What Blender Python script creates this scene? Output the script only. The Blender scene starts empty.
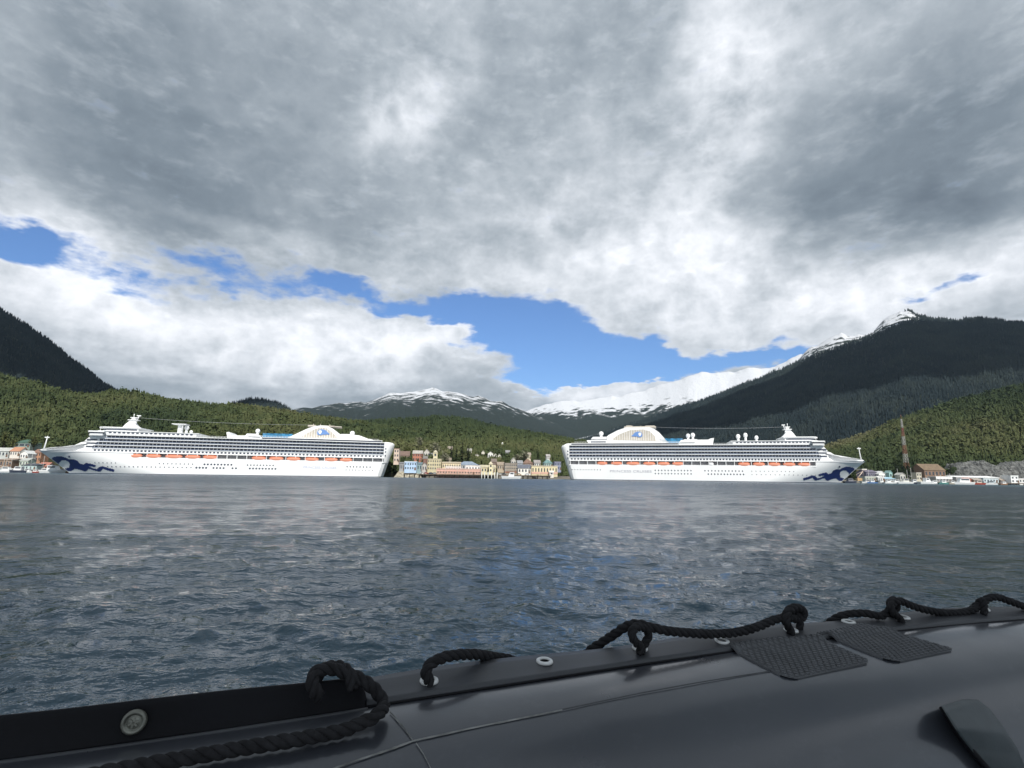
import bpy, bmesh, math, random
import numpy as np
from mathutils import Vector, Matrix
random.seed(7)
rng = np.random.default_rng(11)
SC = bpy.context.scene
COL = SC.collection
RAD = math.radians

# ------------------------------------------------------------------ camera
FPX = 540.0                      # focal length in pixels of a 1024 px wide frame
CAM = np.array([0, 0, 1.4])
_p = math.atan((477.2 - 384) / FPX); _r = RAD(.73)
_f = np.array([0, math.cos(_p), math.sin(_p)]); _r0 = np.array([1., 0, 0]); _u0 = np.array([0, -math.sin(_p), math.cos(_p)])
_R = _r0 * math.cos(_r) + _u0 * math.sin(_r); _U = -_r0 * math.sin(_r) + _u0 * math.cos(_r)
cd = bpy.data.cameras.new('camera'); cam = bpy.data.objects.new('camera', cd); COL.objects.link(cam)
cd.sensor_width = 36; cd.lens = 36 * FPX / 1024; cd.clip_start = .05; cd.clip_end = 60000
cam.matrix_world = Matrix(((_R[0], _U[0], -_f[0], CAM[0]), (_R[1], _U[1], -_f[1], CAM[1]), (_R[2], _U[2], -_f[2], CAM[2]), (0, 0, 0, 1)))
SC.camera = cam

def ray(x, y):
    d = _f * FPX + _R * (x - 512) - _U * (y - 384)
    return d / np.linalg.norm(d)
def azel(x, y):
    d = ray(x, y); return math.atan2(d[0], d[1]), math.asin(d[2])
def at_dist(x, y, D):
    d = ray(x, y); return CAM + d * D / math.hypot(d[0], d[1])
TH = RAD(4.8); ZC = 478.0
T_ = np.array([math.cos(TH), math.sin(TH), 0]); N_ = np.array([-math.sin(TH), math.cos(TH), 0]); O_ = np.array([0, ZC, 0])
def on_line(x, y, off=0):        # pixel -> (metres along the quay line, height) on the vertical plane 'off' metres behind the ships' near side
    d = ray(x, y); k = (N_ @ O_ + off - N_ @ CAM) / (N_ @ d); P = CAM + d * k
    return float((P - O_) @ T_), float(P[2])
def quay(s, off, z=0): return O_ + T_ * s + N_ * off + np.array([0, 0, z])

# ------------------------------------------------------------------ light
SUN_AZ, SUN_EL = 14, 44          # degrees to the right of straight behind the camera, and up
sd = Vector((math.sin(RAD(SUN_AZ)) * math.cos(RAD(SUN_EL)), -math.cos(RAD(SUN_AZ)) * math.cos(RAD(SUN_EL)), math.sin(RAD(SUN_EL))))
sl = bpy.data.lights.new('sun', 'SUN'); sl.energy = 3.6; sl.angle = RAD(.5); sl.color = (1, .96, .89)
so = bpy.data.objects.new('sun', sl); COL.objects.link(so); so.rotation_euler = sd.to_track_quat('Z', 'Y').to_euler()
vs = SC.view_settings; vs.view_transform = 'Standard'; vs.look = 'None'; vs.exposure = .5; vs.gamma = 1; vs.use_curve_mapping = False
SC.cycles.max_bounces = 6; SC.cycles.use_denoising = True

W = bpy.data.worlds.new('World'); SC.world = W; W.use_nodes = True
def build_sky():
    nt = W.node_tree; nd = nt.nodes; lk = nt.links; nd.clear()
    def N(t, **k):
        n = nd.new(t)
        for a, b in k.items(): setattr(n, a, b)
        return n
    def M(op, a, b=None, c=None, clamp=False):
        n = N('ShaderNodeMath', operation=op, use_clamp=clamp)
        for i, v in enumerate((a, b, c)):
            if v is None: continue
            if isinstance(v, (int, float)): n.inputs[i].default_value = v
            else: lk.new(v, n.inputs[i])
        return n.outputs[0]
    def comb(x, y, z=0.0):
        n = N('ShaderNodeCombineXYZ')
        for i, v in enumerate((x, y, z)):
            if isinstance(v, (int, float)): n.inputs[i].default_value = v
            else: lk.new(v, n.inputs[i])
        return n.outputs[0]
    def noise(vec, scale, detail=6, rough=.55, lac=2.0, dist=0.0):
        n = N('ShaderNodeTexNoise'); lk.new(vec, n.inputs['Vector'])
        n.inputs['Scale'].default_value = scale; n.inputs['Detail'].default_value = detail
        n.inputs['Roughness'].default_value = rough; n.inputs['Lacunarity'].default_value = lac; n.inputs['Distortion'].default_value = dist
        return n
    def VM(op, a, b):
        n = N('ShaderNodeVectorMath', operation=op)
        for i, v in enumerate((a, b)):
            if isinstance(v, tuple): n.inputs[i].default_value = v
            else: lk.new(v, n.inputs[i])
        return n.outputs[0]
    def smooth(v, a, b, lo=0., hi=1.):
        n = N('ShaderNodeMapRange', interpolation_type='SMOOTHSTEP'); lk.new(v, n.inputs[0])
        for i, q in enumerate((a, b, lo, hi)): n.inputs[i + 1].default_value = q
        return n.outputs[0]
    tc = N('ShaderNodeTexCoord'); sp = N('ShaderNodeSeparateXYZ'); lk.new(tc.outputs['Generated'], sp.inputs[0])
    X, Y, Z = sp.outputs
    az = M('ARCTAN2', X, Y); el = M('ARCSINE', Z)
    zz = M('ADD', M('MAXIMUM', Z, 0.0), .16)
    pl = comb(M('DIVIDE', X, zz), M('DIVIDE', Y, zz), 0.0)          # the cloud deck as a flat layer overhead
    ae = comb(az, el, 0.0)
    wn = noise(pl, 1.6, 5, .6)
    w1 = VM('MULTIPLY', VM('SUBTRACT', wn.outputs['Color'], (.5, .5, .5)), (.26, .13, 0))
    wn2 = noise(comb(M('MULTIPLY', az, 7.0), M('MULTIPLY', el, 13.0), 0.0), 1.0, 5, .6)
    w2 = VM('MULTIPLY', VM('SUBTRACT', wn2.outputs['Color'], (.5, .5, .5)), (.12, .07, 0))
    aw = VM('ADD', VM('ADD', ae, w1), w2)
    def field(blobs, base, vec):
        acc = base
        for (px, py, rx, ry, rot, amt) in blobs:
            a, e = azel(px, py)
            k = 1 + ((px - 512) / FPX) ** 2 * .8
            mp = N('ShaderNodeMapping', vector_type='TEXTURE'); lk.new(vec, mp.inputs[0])
            mp.inputs['Location'].default_value = (a, e, 0); mp.inputs['Rotation'].default_value = (0, 0, RAD(rot))
            mp.inputs['Scale'].default_value = (rx / FPX / k, ry / FPX / (1 + ((py - 384) / FPX) ** 2 * .5), 1)
            g = N('ShaderNodeTexGradient', gradient_type='SPHERICAL'); lk.new(mp.outputs[0], g.inputs[0])
            acc = M('MULTIPLY_ADD', smooth(g.outputs['Fac'], 0, 1), amt, acc)
        return acc
    gaps = [(0, 228, 95, 24, -8, -2.4), (120, 264, 110, 20, -8, -1.05), (240, 272, 150, 24, -6, -1.22), (345, 282, 80, 26, -10, -1.65),
            (425, 304, 80, 28, -4, -1.7), (520, 330, 120, 54, -14, -2.9), (610, 357, 110, 32, -6, -2.4), (705, 361, 130, 20, -3, -2.3), (540, 374, 84, 40, 0, -1.7),
            (795, 352, 60, 18, 0, -1.1), (925, 295, 46, 10, 0, -1.2), (470, 296, 60, 26, -20, -1.2),
            (585, 392, 62, 22, 0, 2.6), (635, 386, 50, 22, 0, 2.4), (540, 402, 50, 14, 0, 1.8), (450, 332, 100, 15, 6, 1.25), (400, 316, 60, 12, 10, .9), (360, 294, 44, 9, 0, .8), (80, 310, 240, 40, 0, .5), (300, 370, 230, 40, 0, .8)]
    cov = field(gaps, 1.42, aw)
    nc = noise(pl, 2.3, 9, .6); nc2 = noise(comb(M('MULTIPLY', az, 9.0), M('MULTIPLY', el, 20.0), 3.0), 1.0, 8, .6)
    cov = M('ADD', cov, M('MULTIPLY', M('SUBTRACT', nc.outputs['Fac'], .5), 1.1))
    cov = M('ADD', cov, M('MULTIPLY', M('SUBTRACT', nc2.outputs['Fac'], .5), 1.7))
    nc3 = noise(comb(M('MULTIPLY', az, 20.0), M('MULTIPLY', el, 46.0), 5.0), 1.0, 7, .62)
    cov = M('ADD', cov, M('MULTIPLY', M('SUBTRACT', nc3.outputs['Fac'], .5), 2.0))
    alpha = smooth(cov, .02, 1.12)
    lum = [(170, 120, 340, 180, 5, -.15), (900, 165, 240, 120, 0, -.17), (250, 215, 300, 50, 4, -.05), (600, 40, 130, 70, 0, -.05), (540, 150, 200, 60, 0, -.03), (1000, 60, 150, 120, 0, -.03), (970, 210, 160, 40, 0, -.1),
           (385, 120, 110, 55, 30, .17), (610, 170, 120, 60, 20, .10), (440, 60, 90, 90, 60, .07), (715, 90, 90, 170, -15, .22), (640, 230, 190, 70, 0, .18), (500, 270, 180, 40, 0, .10), (690, 300, 230, 70, 0, .28), (760, 240, 230, 45, 0, .18),
           (930, 275, 220, 60, 0, .28), (80, 290, 260, 70, 0, .36), (300, 345, 260, 60, 0, .34), (430, 330, 130, 40, 0, .3), (600, 388, 110, 40, 0, .36), (10, 205, 130, 40, -20, .2), (310, 245, 240, 22, -4, .12), (20, 110, 90, 60, 0, .03),
           (200, 395, 300, 26, 0, -.05), (820, 320, 160, 40, 0, .12)]
    B = field(lum, .285, aw)
    n1 = noise(pl, 1.1, 7, .55, dist=.3); n2 = noise(pl, 2.6, 9, .6, dist=.3)
    B = M('ADD', B, M('MULTIPLY', M('SUBTRACT', n1.outputs['Fac'], .5), .30))
    B = M('ADD', B, M('MULTIPLY', M('SUBTRACT', n2.outputs['Fac'], .5), .26))
    # lumpy detail: strong where the layer is thin and lit, faint in the heavy grey masses
    dv = comb(X, Y, M('MULTIPLY', Z, 1.25)); D = 0.0
    for sc_, wt in ((4.5, .60), (11.0, .34)):
        nn = noise(dv, sc_, 10, .66, dist=.12); D = M('MULTIPLY_ADD', M('SUBTRACT', nn.outputs['Fac'], .5), wt, D)
    for sc_, wt in ((6.0, .24), (14.0, .16)):            # creased bright rims between the billows
        nb = noise(dv, sc_, 7, .56, dist=.2); rg = M('SUBTRACT', 1.0, M('ABSOLUTE', M('MULTIPLY', M('SUBTRACT', nb.outputs['Fac'], .5), 5.0)))
        D = M('MULTIPLY_ADD', M('SUBTRACT', M('MAXIMUM', rg, 0.0), .42), wt, D)
    B = M('ADD', B, M('MULTIPLY', D, smooth(B, .16, .58, .24, 1.10)))
    # thin edges of the layer let more light through
    B = M('ADD', B, M('MULTIPLY', smooth(cov, 1.5, .6), .14))
    cr = N('ShaderNodeValToRGB'); lk.new(B, cr.inputs[0])
    e = cr.color_ramp.elements
    e[0].position = 0; e[0].color = (.10, .125, .155, 1)
    e[1].position = 1; e[1].color = (.88, .90, .93, 1)
    for p, c in ((.15, (.165, .20, .235, 1)), (.35, (.325, .362, .40, 1)), (.6, (.54, .57, .61, 1)), (.8, (.72, .74, .78, 1))):
        q = e.new(p); q.color = c
    sky = N('ShaderNodeTexSky', sky_type='NISHITA'); sky.sun_disc = False
    sky.sun_elevation = RAD(SUN_EL); sky.sun_rotation = math.atan2(sd.x, sd.y); sky.altitude = 0; sky.air_density = 1.0; sky.dust_density = .1; sky.ozone_density = 3.0
    tn = N('ShaderNodeMix', data_type='RGBA', blend_type='MULTIPLY'); tn.inputs[0].default_value = 1; lk.new(sky.outputs[0], tn.inputs[6]); tn.inputs[7].default_value = (.76, .98, 1.28, 1)
    b1 = N('ShaderNodeBackground'); lk.new(tn.outputs[2], b1.inputs[0]); b1.inputs[1].default_value = .078
    b2 = N('ShaderNodeBackground'); lk.new(cr.outputs[0], b2.inputs[0]); b2.inputs[1].default_value = 1
    mx = N('ShaderNodeMixShader'); lk.new(alpha, mx.inputs[0]); lk.new(b1.outputs[0], mx.inputs[1]); lk.new(b2.outputs[0], mx.inputs[2])
    out = N('ShaderNodeOutputWorld'); lk.new(mx.outputs[0], out.inputs[0])
build_sky()

# ------------------------------------------------------------------ materials
def mat(name, col, rough=.6, spec=.5, metal=0., var=.12, scale=6., bump=0., bscale=40., tint=None, coat=0., ior=None):
    m = bpy.data.materials.new(name); m.use_nodes = True
    nt = m.node_tree; p = nt.nodes['Principled BSDF']
    p.inputs['Roughness'].default_value = rough; p.inputs['Specular IOR Level'].default_value = spec; p.inputs['Metallic'].default_value = metal
    p.inputs['Coat Weight'].default_value = coat
    tc = nt.nodes.new('ShaderNodeTexCoord')
    n = nt.nodes.new('ShaderNodeTexNoise'); n.inputs['Scale'].default_value = scale; n.inputs['Detail'].default_value = 5
    nt.links.new(tc.outputs['Object'], n.inputs['Vector'])
    r = nt.nodes.new('ShaderNodeValToRGB'); nt.links.new(n.outputs['Fac'], r.inputs[0])
    r.color_ramp.elements[0].position = .3; r.color_ramp.elements[1].position = .7
    r.color_ramp.elements[0].color = (*[c * (1 - var) for c in col], 1); r.color_ramp.elements[1].color = (*[min(1, c * (1 + var)) for c in col], 1)
    src = r.outputs[0]
    if tint:                                          # per-tree colour carried by the mesh
        at = nt.nodes.new('ShaderNodeAttribute'); at.attribute_name = 'tint'
        r2 = nt.nodes.new('ShaderNodeValToRGB'); nt.links.new(at.outputs['Fac'], r2.inputs[0])
        el = r2.color_ramp.elements
        el[0].color = (*tint[0], 1); el[1].color = (*tint[-1], 1)
        for i, c in enumerate(tint[1:-1]):
            q = el.new((i + 1) / (len(tint) - 1)); q.color = (*c, 1)
        mx = nt.nodes.new('ShaderNodeMix'); mx.data_type = 'RGBA'; mx.blend_type = 'MULTIPLY'; mx.inputs[0].default_value = 1
        nt.links.new(r2.outputs[0], mx.inputs[6]); nt.links.new(src, mx.inputs[7]); src = mx.outputs[2]
    nt.links.new(src, p.inputs['Base Color'])
    if bump:
        n2 = nt.nodes.new('ShaderNodeTexNoise'); n2.inputs['Scale'].default_value = bscale; n2.inputs['Detail'].default_value = 4
        nt.links.new(tc.outputs['Object'], n2.inputs['Vector'])
        b = nt.nodes.new('ShaderNodeBump'); b.inputs['Strength'].default_value = bump; b.inputs['Distance'].default_value = .4 / bscale
        nt.links.new(n2.outputs['Fac'], b.inputs['Height']); nt.links.new(b.outputs[0], p.inputs['Normal'])
    return m
_mc = {}
def paint(col, rough=.7, var=.1, scale=.5):
    k = (col, rough)
    if k not in _mc: _mc[k] = mat('paint', col, rough, .3, var=var, scale=scale)
    return _mc[k]

# ------------------------------------------------------------------ mesh builder
class MB:
    def __init__(s): s.v = []; s.f = []; s.m = []; s.smooth = []
    def add(s, vs_, fs, mi=0, sm=False):
        o = len(s.v); s.v += [tuple(map(float, v)) for v in vs_]
        for f in fs: s.f.append(tuple(i + o for i in f)); s.m.append(mi); s.smooth.append(sm)
        return s
    def box(s, x0, x1, y0, y1, z0, z1, mi=0, T=None):
        v = [(x, y, z) for z in (z0, z1) for y in (y0, y1) for x in (x0, x1)]
        if T: v = [T(*p) for p in v]
        return s.add(v, [(0, 2, 3, 1), (4, 5, 7, 6), (0, 1, 5, 4), (2, 6, 7, 3), (0, 4, 6, 2), (1, 3, 7, 5)], mi)
    def prism(s, poly, y0, y1, mi=0, T=None):          # polygon in (x, z), extruded in y
        n = len(poly); v = [(x, y0, z) for x, z in poly] + [(x, y1, z) for x, z in poly]
        if T: v = [T(*p) for p in v]
        return s.add(v, [tuple(range(n)), tuple(range(2 * n - 1, n - 1, -1))] + [(i, i + n, (i + 1) % n + n, (i + 1) % n) for i in range(n)], mi)
    def plan(s, poly, z0, z1, mi=0, T=None, top=1.0):      # polygon in (x, y), extruded in z
        n = len(poly); cx = sum(p[0] for p in poly) / n; cy = sum(p[1] for p in poly) / n
        v = [(x, y, z0) for x, y in poly] + [(cx + (x - cx) * top, cy + (y - cy) * top, z1) for x, y in poly]
        if T: v = [T(*p) for p in v]
        return s.add(v, [tuple(range(n - 1, -1, -1)), tuple(range(n, 2 * n))] + [(i, (i + 1) % n, (i + 1) % n + n, i + n) for i in range(n)], mi)
    def tube(s, pts, r, k=8, mi=0, sm=True, cap=True):
        P = np.array(pts, float); n = len(P); rr = np.full(n, r) if np.isscalar(r) else np.array(r, float)
        tg = np.gradient(P, axis=0); tg /= np.linalg.norm(tg, axis=1)[:, None] + 1e-12
        up = np.array([0, 0, 1.]) if abs(tg[0][2]) < .9 else np.array([1., 0, 0])
        a = np.cross(tg[0], up); a /= np.linalg.norm(a); v = []
        for i in range(n):
            a = a - tg[i] * (a @ tg[i]); a /= np.linalg.norm(a); b = np.cross(tg[i], a)
            for j in range(k):
                t = 2 * math.pi * j / k; v.append(P[i] + rr[i] * (a * math.cos(t) + b * math.sin(t)))
        f = [(i * k + j, i * k + (j + 1) % k, (i + 1) * k + (j + 1) % k, (i + 1) * k + j) for i in range(n - 1) for j in range(k)]
        if cap: f += [tuple(range(k - 1, -1, -1)), tuple(range((n - 1) * k, n * k))]
        return s.add(v, f, mi, sm)
    def sphere(s, c, r, nu=14, nv=9, mi=0, sz=1.0):
        v = []; f = []
        for i in range(nv + 1):
            ph = math.pi * i / nv
            for j in range(nu):
                t = 2 * math.pi * j / nu
                v.append((c[0] + r * math.sin(ph) * math.cos(t), c[1] + r * math.sin(ph) * math.sin(t), c[2] + r * sz * math.cos(ph)))
        for i in range(nv):
            for j in range(nu): f.append((i * nu + j, (i + 1) * nu + j, (i + 1) * nu + (j + 1) % nu, i * nu + (j + 1) % nu))
        return s.add(v, f, mi, True)
    def build(s, name, mats, parent=None, origin=None, recalc=False, merge=False):
        me = bpy.data.meshes.new(name); o3 = np.zeros(3) if origin is None else np.array(origin, float)
        v = np.array(s.v, float) - o3
        me.from_pydata([tuple(p) for p in v], [], s.f)
        for m in (mats if isinstance(mats, (list, tuple)) else [mats]): me.materials.append(m)
        me.polygons.foreach_set('material_index', s.m); me.polygons.foreach_set('use_smooth', s.smooth)
        if recalc or merge:
            bm = bmesh.new(); bm.from_mesh(me)
            if merge: bmesh.ops.remove_doubles(bm, verts=bm.verts, dist=1e-4)
            bmesh.ops.recalc_face_normals(bm, faces=bm.faces); bm.to_mesh(me); bm.free()
        me.update(); o = bpy.data.objects.new(name, me); COL.objects.link(o)
        if parent is not None: o.parent = parent
        elif origin is not None: o.location = origin
        return o
def tag(o, label=None, cat=None, group=None, kind=None):
    if label: o['label'] = label
    if cat: o['category'] = cat
    if group: o['group'] = group
    if kind: o['kind'] = kind
    return o
def empty(name, loc, label, cat, group=None):
    o = bpy.data.objects.new(name, None); COL.objects.link(o); o.location = loc; o.empty_display_size = .1
    return tag(o, label, cat, group)
def copy_to(o, parent, loc):
    c = o.copy(); COL.objects.link(c); c.parent = parent; c.location = loc
    return c

# ------------------------------------------------------------------ noise
_lat = rng.random((512, 512))
def vnoise(x, y):
    xi = np.floor(x).astype(int); yi = np.floor(y).astype(int); fx = x - xi; fy = y - yi
    fx = fx * fx * (3 - 2 * fx); fy = fy * fy * (3 - 2 * fy); L = _lat
    a = L[xi % 512, yi % 512]; b = L[(xi + 1) % 512, yi % 512]; c = L[xi % 512, (yi + 1) % 512]; d = L[(xi + 1) % 512, (yi + 1) % 512]
    return (a * (1 - fx) + b * fx) * (1 - fy) + (c * (1 - fx) + d * fx) * fy
def fbm(x, y, o=5, g=.5):
    s = 0; a = 1; t = 0
    for i in range(o): s = s + a * vnoise(x * 2 ** i + 17.3 * i, y * 2 ** i + 9.1 * i); t += a; a *= g
    return s / t

# ------------------------------------------------------------------ water
def build_water():
    dth = .0036; A = np.arange(-1.75, 1.7501, dth)
    r = [.25]; h = 1.4
    while r[-1] < 16000:
        q = r[-1]; dr = q * q * .0021 / h
        r.append(q + min(max(dr, .022), max(.9, q * .02) if q < 90 else q * .06))
    r = np.array(r); dr = np.gradient(r)
    RR, AA = np.meshgrid(r, A, indexing='ij'); X = RR * np.sin(AA); Y = RR * np.cos(AA)
    cell = np.maximum(dr[:, None] * np.ones_like(AA) * .8, RR * dth)
    zx = np.zeros_like(X); zy = np.zeros_like(X); zz = np.zeros_like(X)
    g = np.random.default_rng(5)
    near = r < 320; S = slice(0, int(near.sum()))
    patch = .55 + .9 * fbm(X[S] * .12 + 40, Y[S] * .12 + 60, 3)
    for i in range(150):
        lam = .09 * (95 ** g.random()); ang = RAD(-75 + g.normal() * 48); k = 2 * math.pi / lam
        amp = (.0046) * lam ** .9 * (1.0 if lam < .4 else (.38 / lam) ** .6)
        kx, ky = k * math.cos(ang), k * math.sin(ang); ph = g.random() * 6.28
        ca_, sa_ = np.cos(AA[S]), np.sin(AA[S]); kr_ = np.abs(kx * sa_ + ky * ca_) + 1e-6; kt_ = np.abs(kx * ca_ - ky * sa_) + 1e-6
        w = np.clip(6.283 / kr_ / (2.0 * dr[S][:, None]) - 1, 0, 1) * np.clip(6.283 / kt_ / (2.2 * RR[S] * dth) - 1, 0, 1) * patch
        q = kx * X[S] + ky * Y[S] + ph; sn, cs = np.sin(q), np.cos(q)
        zz[S] += amp * w * sn; zx[S] += amp * .8 * w * cs * math.cos(ang); zy[S] += amp * .8 * w * cs * math.sin(ang)
    X = X + zx; Y = Y + zy
    V = np.stack([X, Y, zz], -1).reshape(-1, 3); n, m = RR.shape
    idx = np.arange(n * m).reshape(n, m)
    F = np.stack([idx[:-1, :-1], idx[:-1, 1:], idx[1:, 1:], idx[1:, :-1]], -1).reshape(-1, 4)[:, ::-1]
    mt = bpy.data.materials.new('sea_water'); mt.use_nodes = True; nt = mt.node_tree; p = nt.nodes['Principled BSDF']
    p.inputs['Base Color'].default_value = (.036, .074, .100, 1); p.inputs['IOR'].default_value = 1.333
    # ripples too small to be modelled far out are carried by the roughness there
    g0 = nt.nodes.new('ShaderNodeNewGeometry'); ln = nt.nodes.new('ShaderNodeVectorMath'); ln.operation = 'LENGTH'; nt.links.new(g0.outputs['Position'], ln.inputs[0])
    rm = nt.nodes.new('ShaderNodeMapRange'); nt.links.new(ln.outputs['Value'], rm.inputs[0])
    for i, q in enumerate((8, 120, .07, .27)): rm.inputs[i + 1].default_value = q
    nt.links.new(rm.outputs[0], p.inputs['Roughness'])
    tc = nt.nodes.new('ShaderNodeTexCoord')
    def nz(scale, det, sx=1., sy=1.):
        mp = nt.nodes.new('ShaderNodeMapping'); nt.links.new(tc.outputs['Object'], mp.inputs[0]); mp.inputs['Scale'].default_value = (sx, sy, 1); mp.inputs['Rotation'].default_value = (0, 0, .25)
        q = nt.nodes.new('ShaderNodeTexNoise'); nt.links.new(mp.outputs[0], q.inputs['Vector']); q.inputs['Scale'].default_value = scale; q.inputs['Detail'].default_value = det; q.inputs['Roughness'].default_value = .55
        return q.outputs['Fac']
    def bump(h, st, dist, nrm=None):
        b = nt.nodes.new('ShaderNodeBump'); b.inputs['Distance'].default_value = dist; nt.links.new(h, b.inputs['Height'])
        if isinstance(st, float): b.inputs['Strength'].default_value = st
        else: nt.links.new(st, b.inputs['Strength'])
        if nrm: nt.links.new(nrm, b.inputs['Normal'])
        return b.outputs[0]
    gust = nt.nodes.new('ShaderNodeMapRange'); nt.links.new(nz(.02, 4, .5, 1.4), gust.inputs[0])
    for i, q in enumerate((.35, .65, .45, 1.0)): gust.inputs[i + 1].default_value = q
    b1 = bump(nz(1.3, 5, .8, 1.25), gust.outputs[0], .32)
    b2 = bump(nz(7.5, 4, .8, 1.2), gust.outputs[0], .035, b1)
    nt.links.new(b2, p.inputs['Normal'])
    me = bpy.data.meshes.new('water'); fast_mesh(me, V, F); me.materials.append(mt)
    o = bpy.data.objects.new('water', me); COL.objects.link(o); tag(o, kind='structure')
def fast_mesh(me, V, F, smooth=True):
    k = F.shape[1]; me.vertices.add(len(V)); me.vertices.foreach_set('co', np.ascontiguousarray(V, np.float32).ravel())
    me.loops.add(F.size); me.loops.foreach_set('vertex_index', np.ascontiguousarray(F, np.int32).ravel())
    me.polygons.add(len(F)); me.polygons.foreach_set('loop_start', np.arange(0, F.size, k, dtype=np.int32))
    me.polygons.foreach_set('use_smooth', np.full(len(F), smooth)); me.update(calc_edges=True)
build_water()

# ------------------------------------------------------------------ terrain
def terrain(name, ridge, D, rb, m, amp=.06, naz=260, nr=60, drop=0., pw=1.0, z0=1.5, fr=6.0, back=.35, seed=0, base_z=None):
    """ridge: pixels along the skyline; D: distance of that skyline (number, or one per point); rb: where the slope starts."""
    A = []; E = []
    for (x, y) in ridge: a, e = azel(x, y); A.append(a); E.append(math.tan(e))
    o = np.argsort(A); A = np.array(A)[o]; E = np.array(E)[o]
    Dp = np.full(len(A), float(D)) if np.isscalar(D) else np.array(D, float)[o]
    az = np.linspace(A[0], A[-1], naz); ee = np.interp(az, A, E); DD = np.interp(az, A, Dp)
    DD = DD * (1 + .10 * (fbm(az * 9 + seed, az * 0 + 3.3 + seed, 3) - .5))
    if isinstance(rb, str):                            # slopes that start a given distance behind the quay line
        RB = np.minimum((N_ @ O_ + float(rb)) / np.maximum(np.cos(az + TH), .2), 1500); DD = np.maximum(DD, RB + 320)
    else: RB = np.full(naz, float(rb))
    H = CAM[2] + ee * DD - drop
    if isinstance(rb, (int, float)): H = H * (1 + .05 * (fbm(az * 55 + seed, az * 0 + seed, 4) - .5))
    t = np.concatenate([np.linspace(0, 1, nr), 1 + np.linspace(.03, 1, 24) ** 1.4 * back * 2])
    kn = max(3, naz // 14) | 1; Hs = np.convolve(np.pad(H, kn // 2, mode='edge'), np.hanning(kn + 2)[1:-1] / np.hanning(kn + 2)[1:-1].sum(), 'valid')
    TT, AZ = np.meshgrid(t, az, indexing='ij'); kq = np.clip((1 - np.abs(1 - TT) / .09), 0, 1); kq = kq * kq * (3 - 2 * kq); HH = Hs[None, :] + (H - Hs)[None, :] * kq; RR = RB[None, :] + (DD - RB)[None, :] * TT
    f = np.where(TT <= 1, np.clip(TT, 0, 1) ** pw, np.clip(1 - (TT - 1) / (back * 2) * .75, 0, 1))
    n = fbm(AZ * fr * 3 + seed * 3.7, TT * fr * .55 + seed, 5) - .5
    rd = 1 - np.abs(2 * fbm(AZ * fr * 5 + seed * 1.3 + 5, TT * 1.6 + seed, 4) - 1)
    env = np.where(TT <= 1, np.sin(np.pi * np.clip(TT, 0, 1)), .6 * (1 - np.exp(-(TT - 1) * 6)))
    Zm = z0 + (HH - z0) * f + (HH - z0) * env * (amp * 2 * n + amp * (rd - .6))
    Zm = np.maximum(Zm, z0 - 3)
    Zm[0] = z0 - 4
    # nothing in front of the skyline may stand above the line of sight to it
    lim = CAM[2] + (HH - CAM[2]) * RR / DD[None, :]
    Zm = np.where((TT < 1), np.minimum(Zm, lim - .004 * HH * (1 - TT)), np.where(TT > 1, np.minimum(Zm, lim), Zm))
    V = np.stack([RR * np.sin(AZ), RR * np.cos(AZ), Zm], -1)
    idx = np.arange(V.shape[0] * V.shape[1]).reshape(V.shape[:2])
    F = np.stack([idx[:-1, :-1], idx[:-1, 1:], idx[1:, 1:], idx[1:, :-1]], -1).reshape(-1, 4)[:, ::-1]
    me = bpy.data.meshes.new(name); fast_mesh(me, V.reshape(-1, 3), F); me.materials.append(m)
    ob = bpy.data.objects.new(name, me); COL.objects.link(ob); tag(ob, kind='structure')
    return V, nr

def conifer(k=7, tiers=4, seed=0, rr=.2, hemi=.55):
    """unit-height spruce: ragged skirts of boughs round a stem"""
    g = np.random.default_rng(seed); v = []; f = []
    for i in range(tiers):
        z0 = .08 + .86 * i / tiers; z1 = min(1.0, z0 + 1.55 * .92 / tiers); r = rr * (1 - i / tiers) ** .85 + .02
        o = len(v)
        for j in range(k):
            a = 2 * math.pi * (j + .5 * (i % 2)) / k + g.normal() * .12; q = r * (.62 + .7 * g.random())
            v.append((q * math.cos(a), q * math.sin(a), z0 + g.normal() * .025))
        v.append((g.normal() * .008, g.normal() * .008, z1))
        for j in range(k): f.append((o + j, o + (j + 1) % k, o + k))
    return np.array(v), np.array(f)
def broadleaf(seed=0, n=34):
    """unit-height alder: many small leaf clumps through an uneven crown"""
    g = np.random.default_rng(seed); v = []; f = []
    for i in range(n):
        d = g.normal(size=3); d /= np.linalg.norm(d); c = d * np.array([.30, .30, .36]) * g.random() ** .4 + np.array([0, 0, .62])
        s = .13 + .09 * g.random(); o = len(v)
        q = g.normal(size=(4, 3)); q /= np.linalg.norm(q, axis=1)[:, None]
        for w in q: v.append(tuple(c + w * s))
        f += [(o, o + 1, o + 2), (o, o + 2, o + 3), (o, o + 3, o + 1), (o + 1, o + 3, o + 2)]
    return np.array(v), np.array(f)
PROTO = [conifer(7, 4, i, .17 + .03 * (i % 3)) for i in range(5)] + [broadleaf(20 + i) for i in range(4)]
PROTO_FAR = [conifer(5, 2, 40 + i, .2) for i in range(4)]

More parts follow.
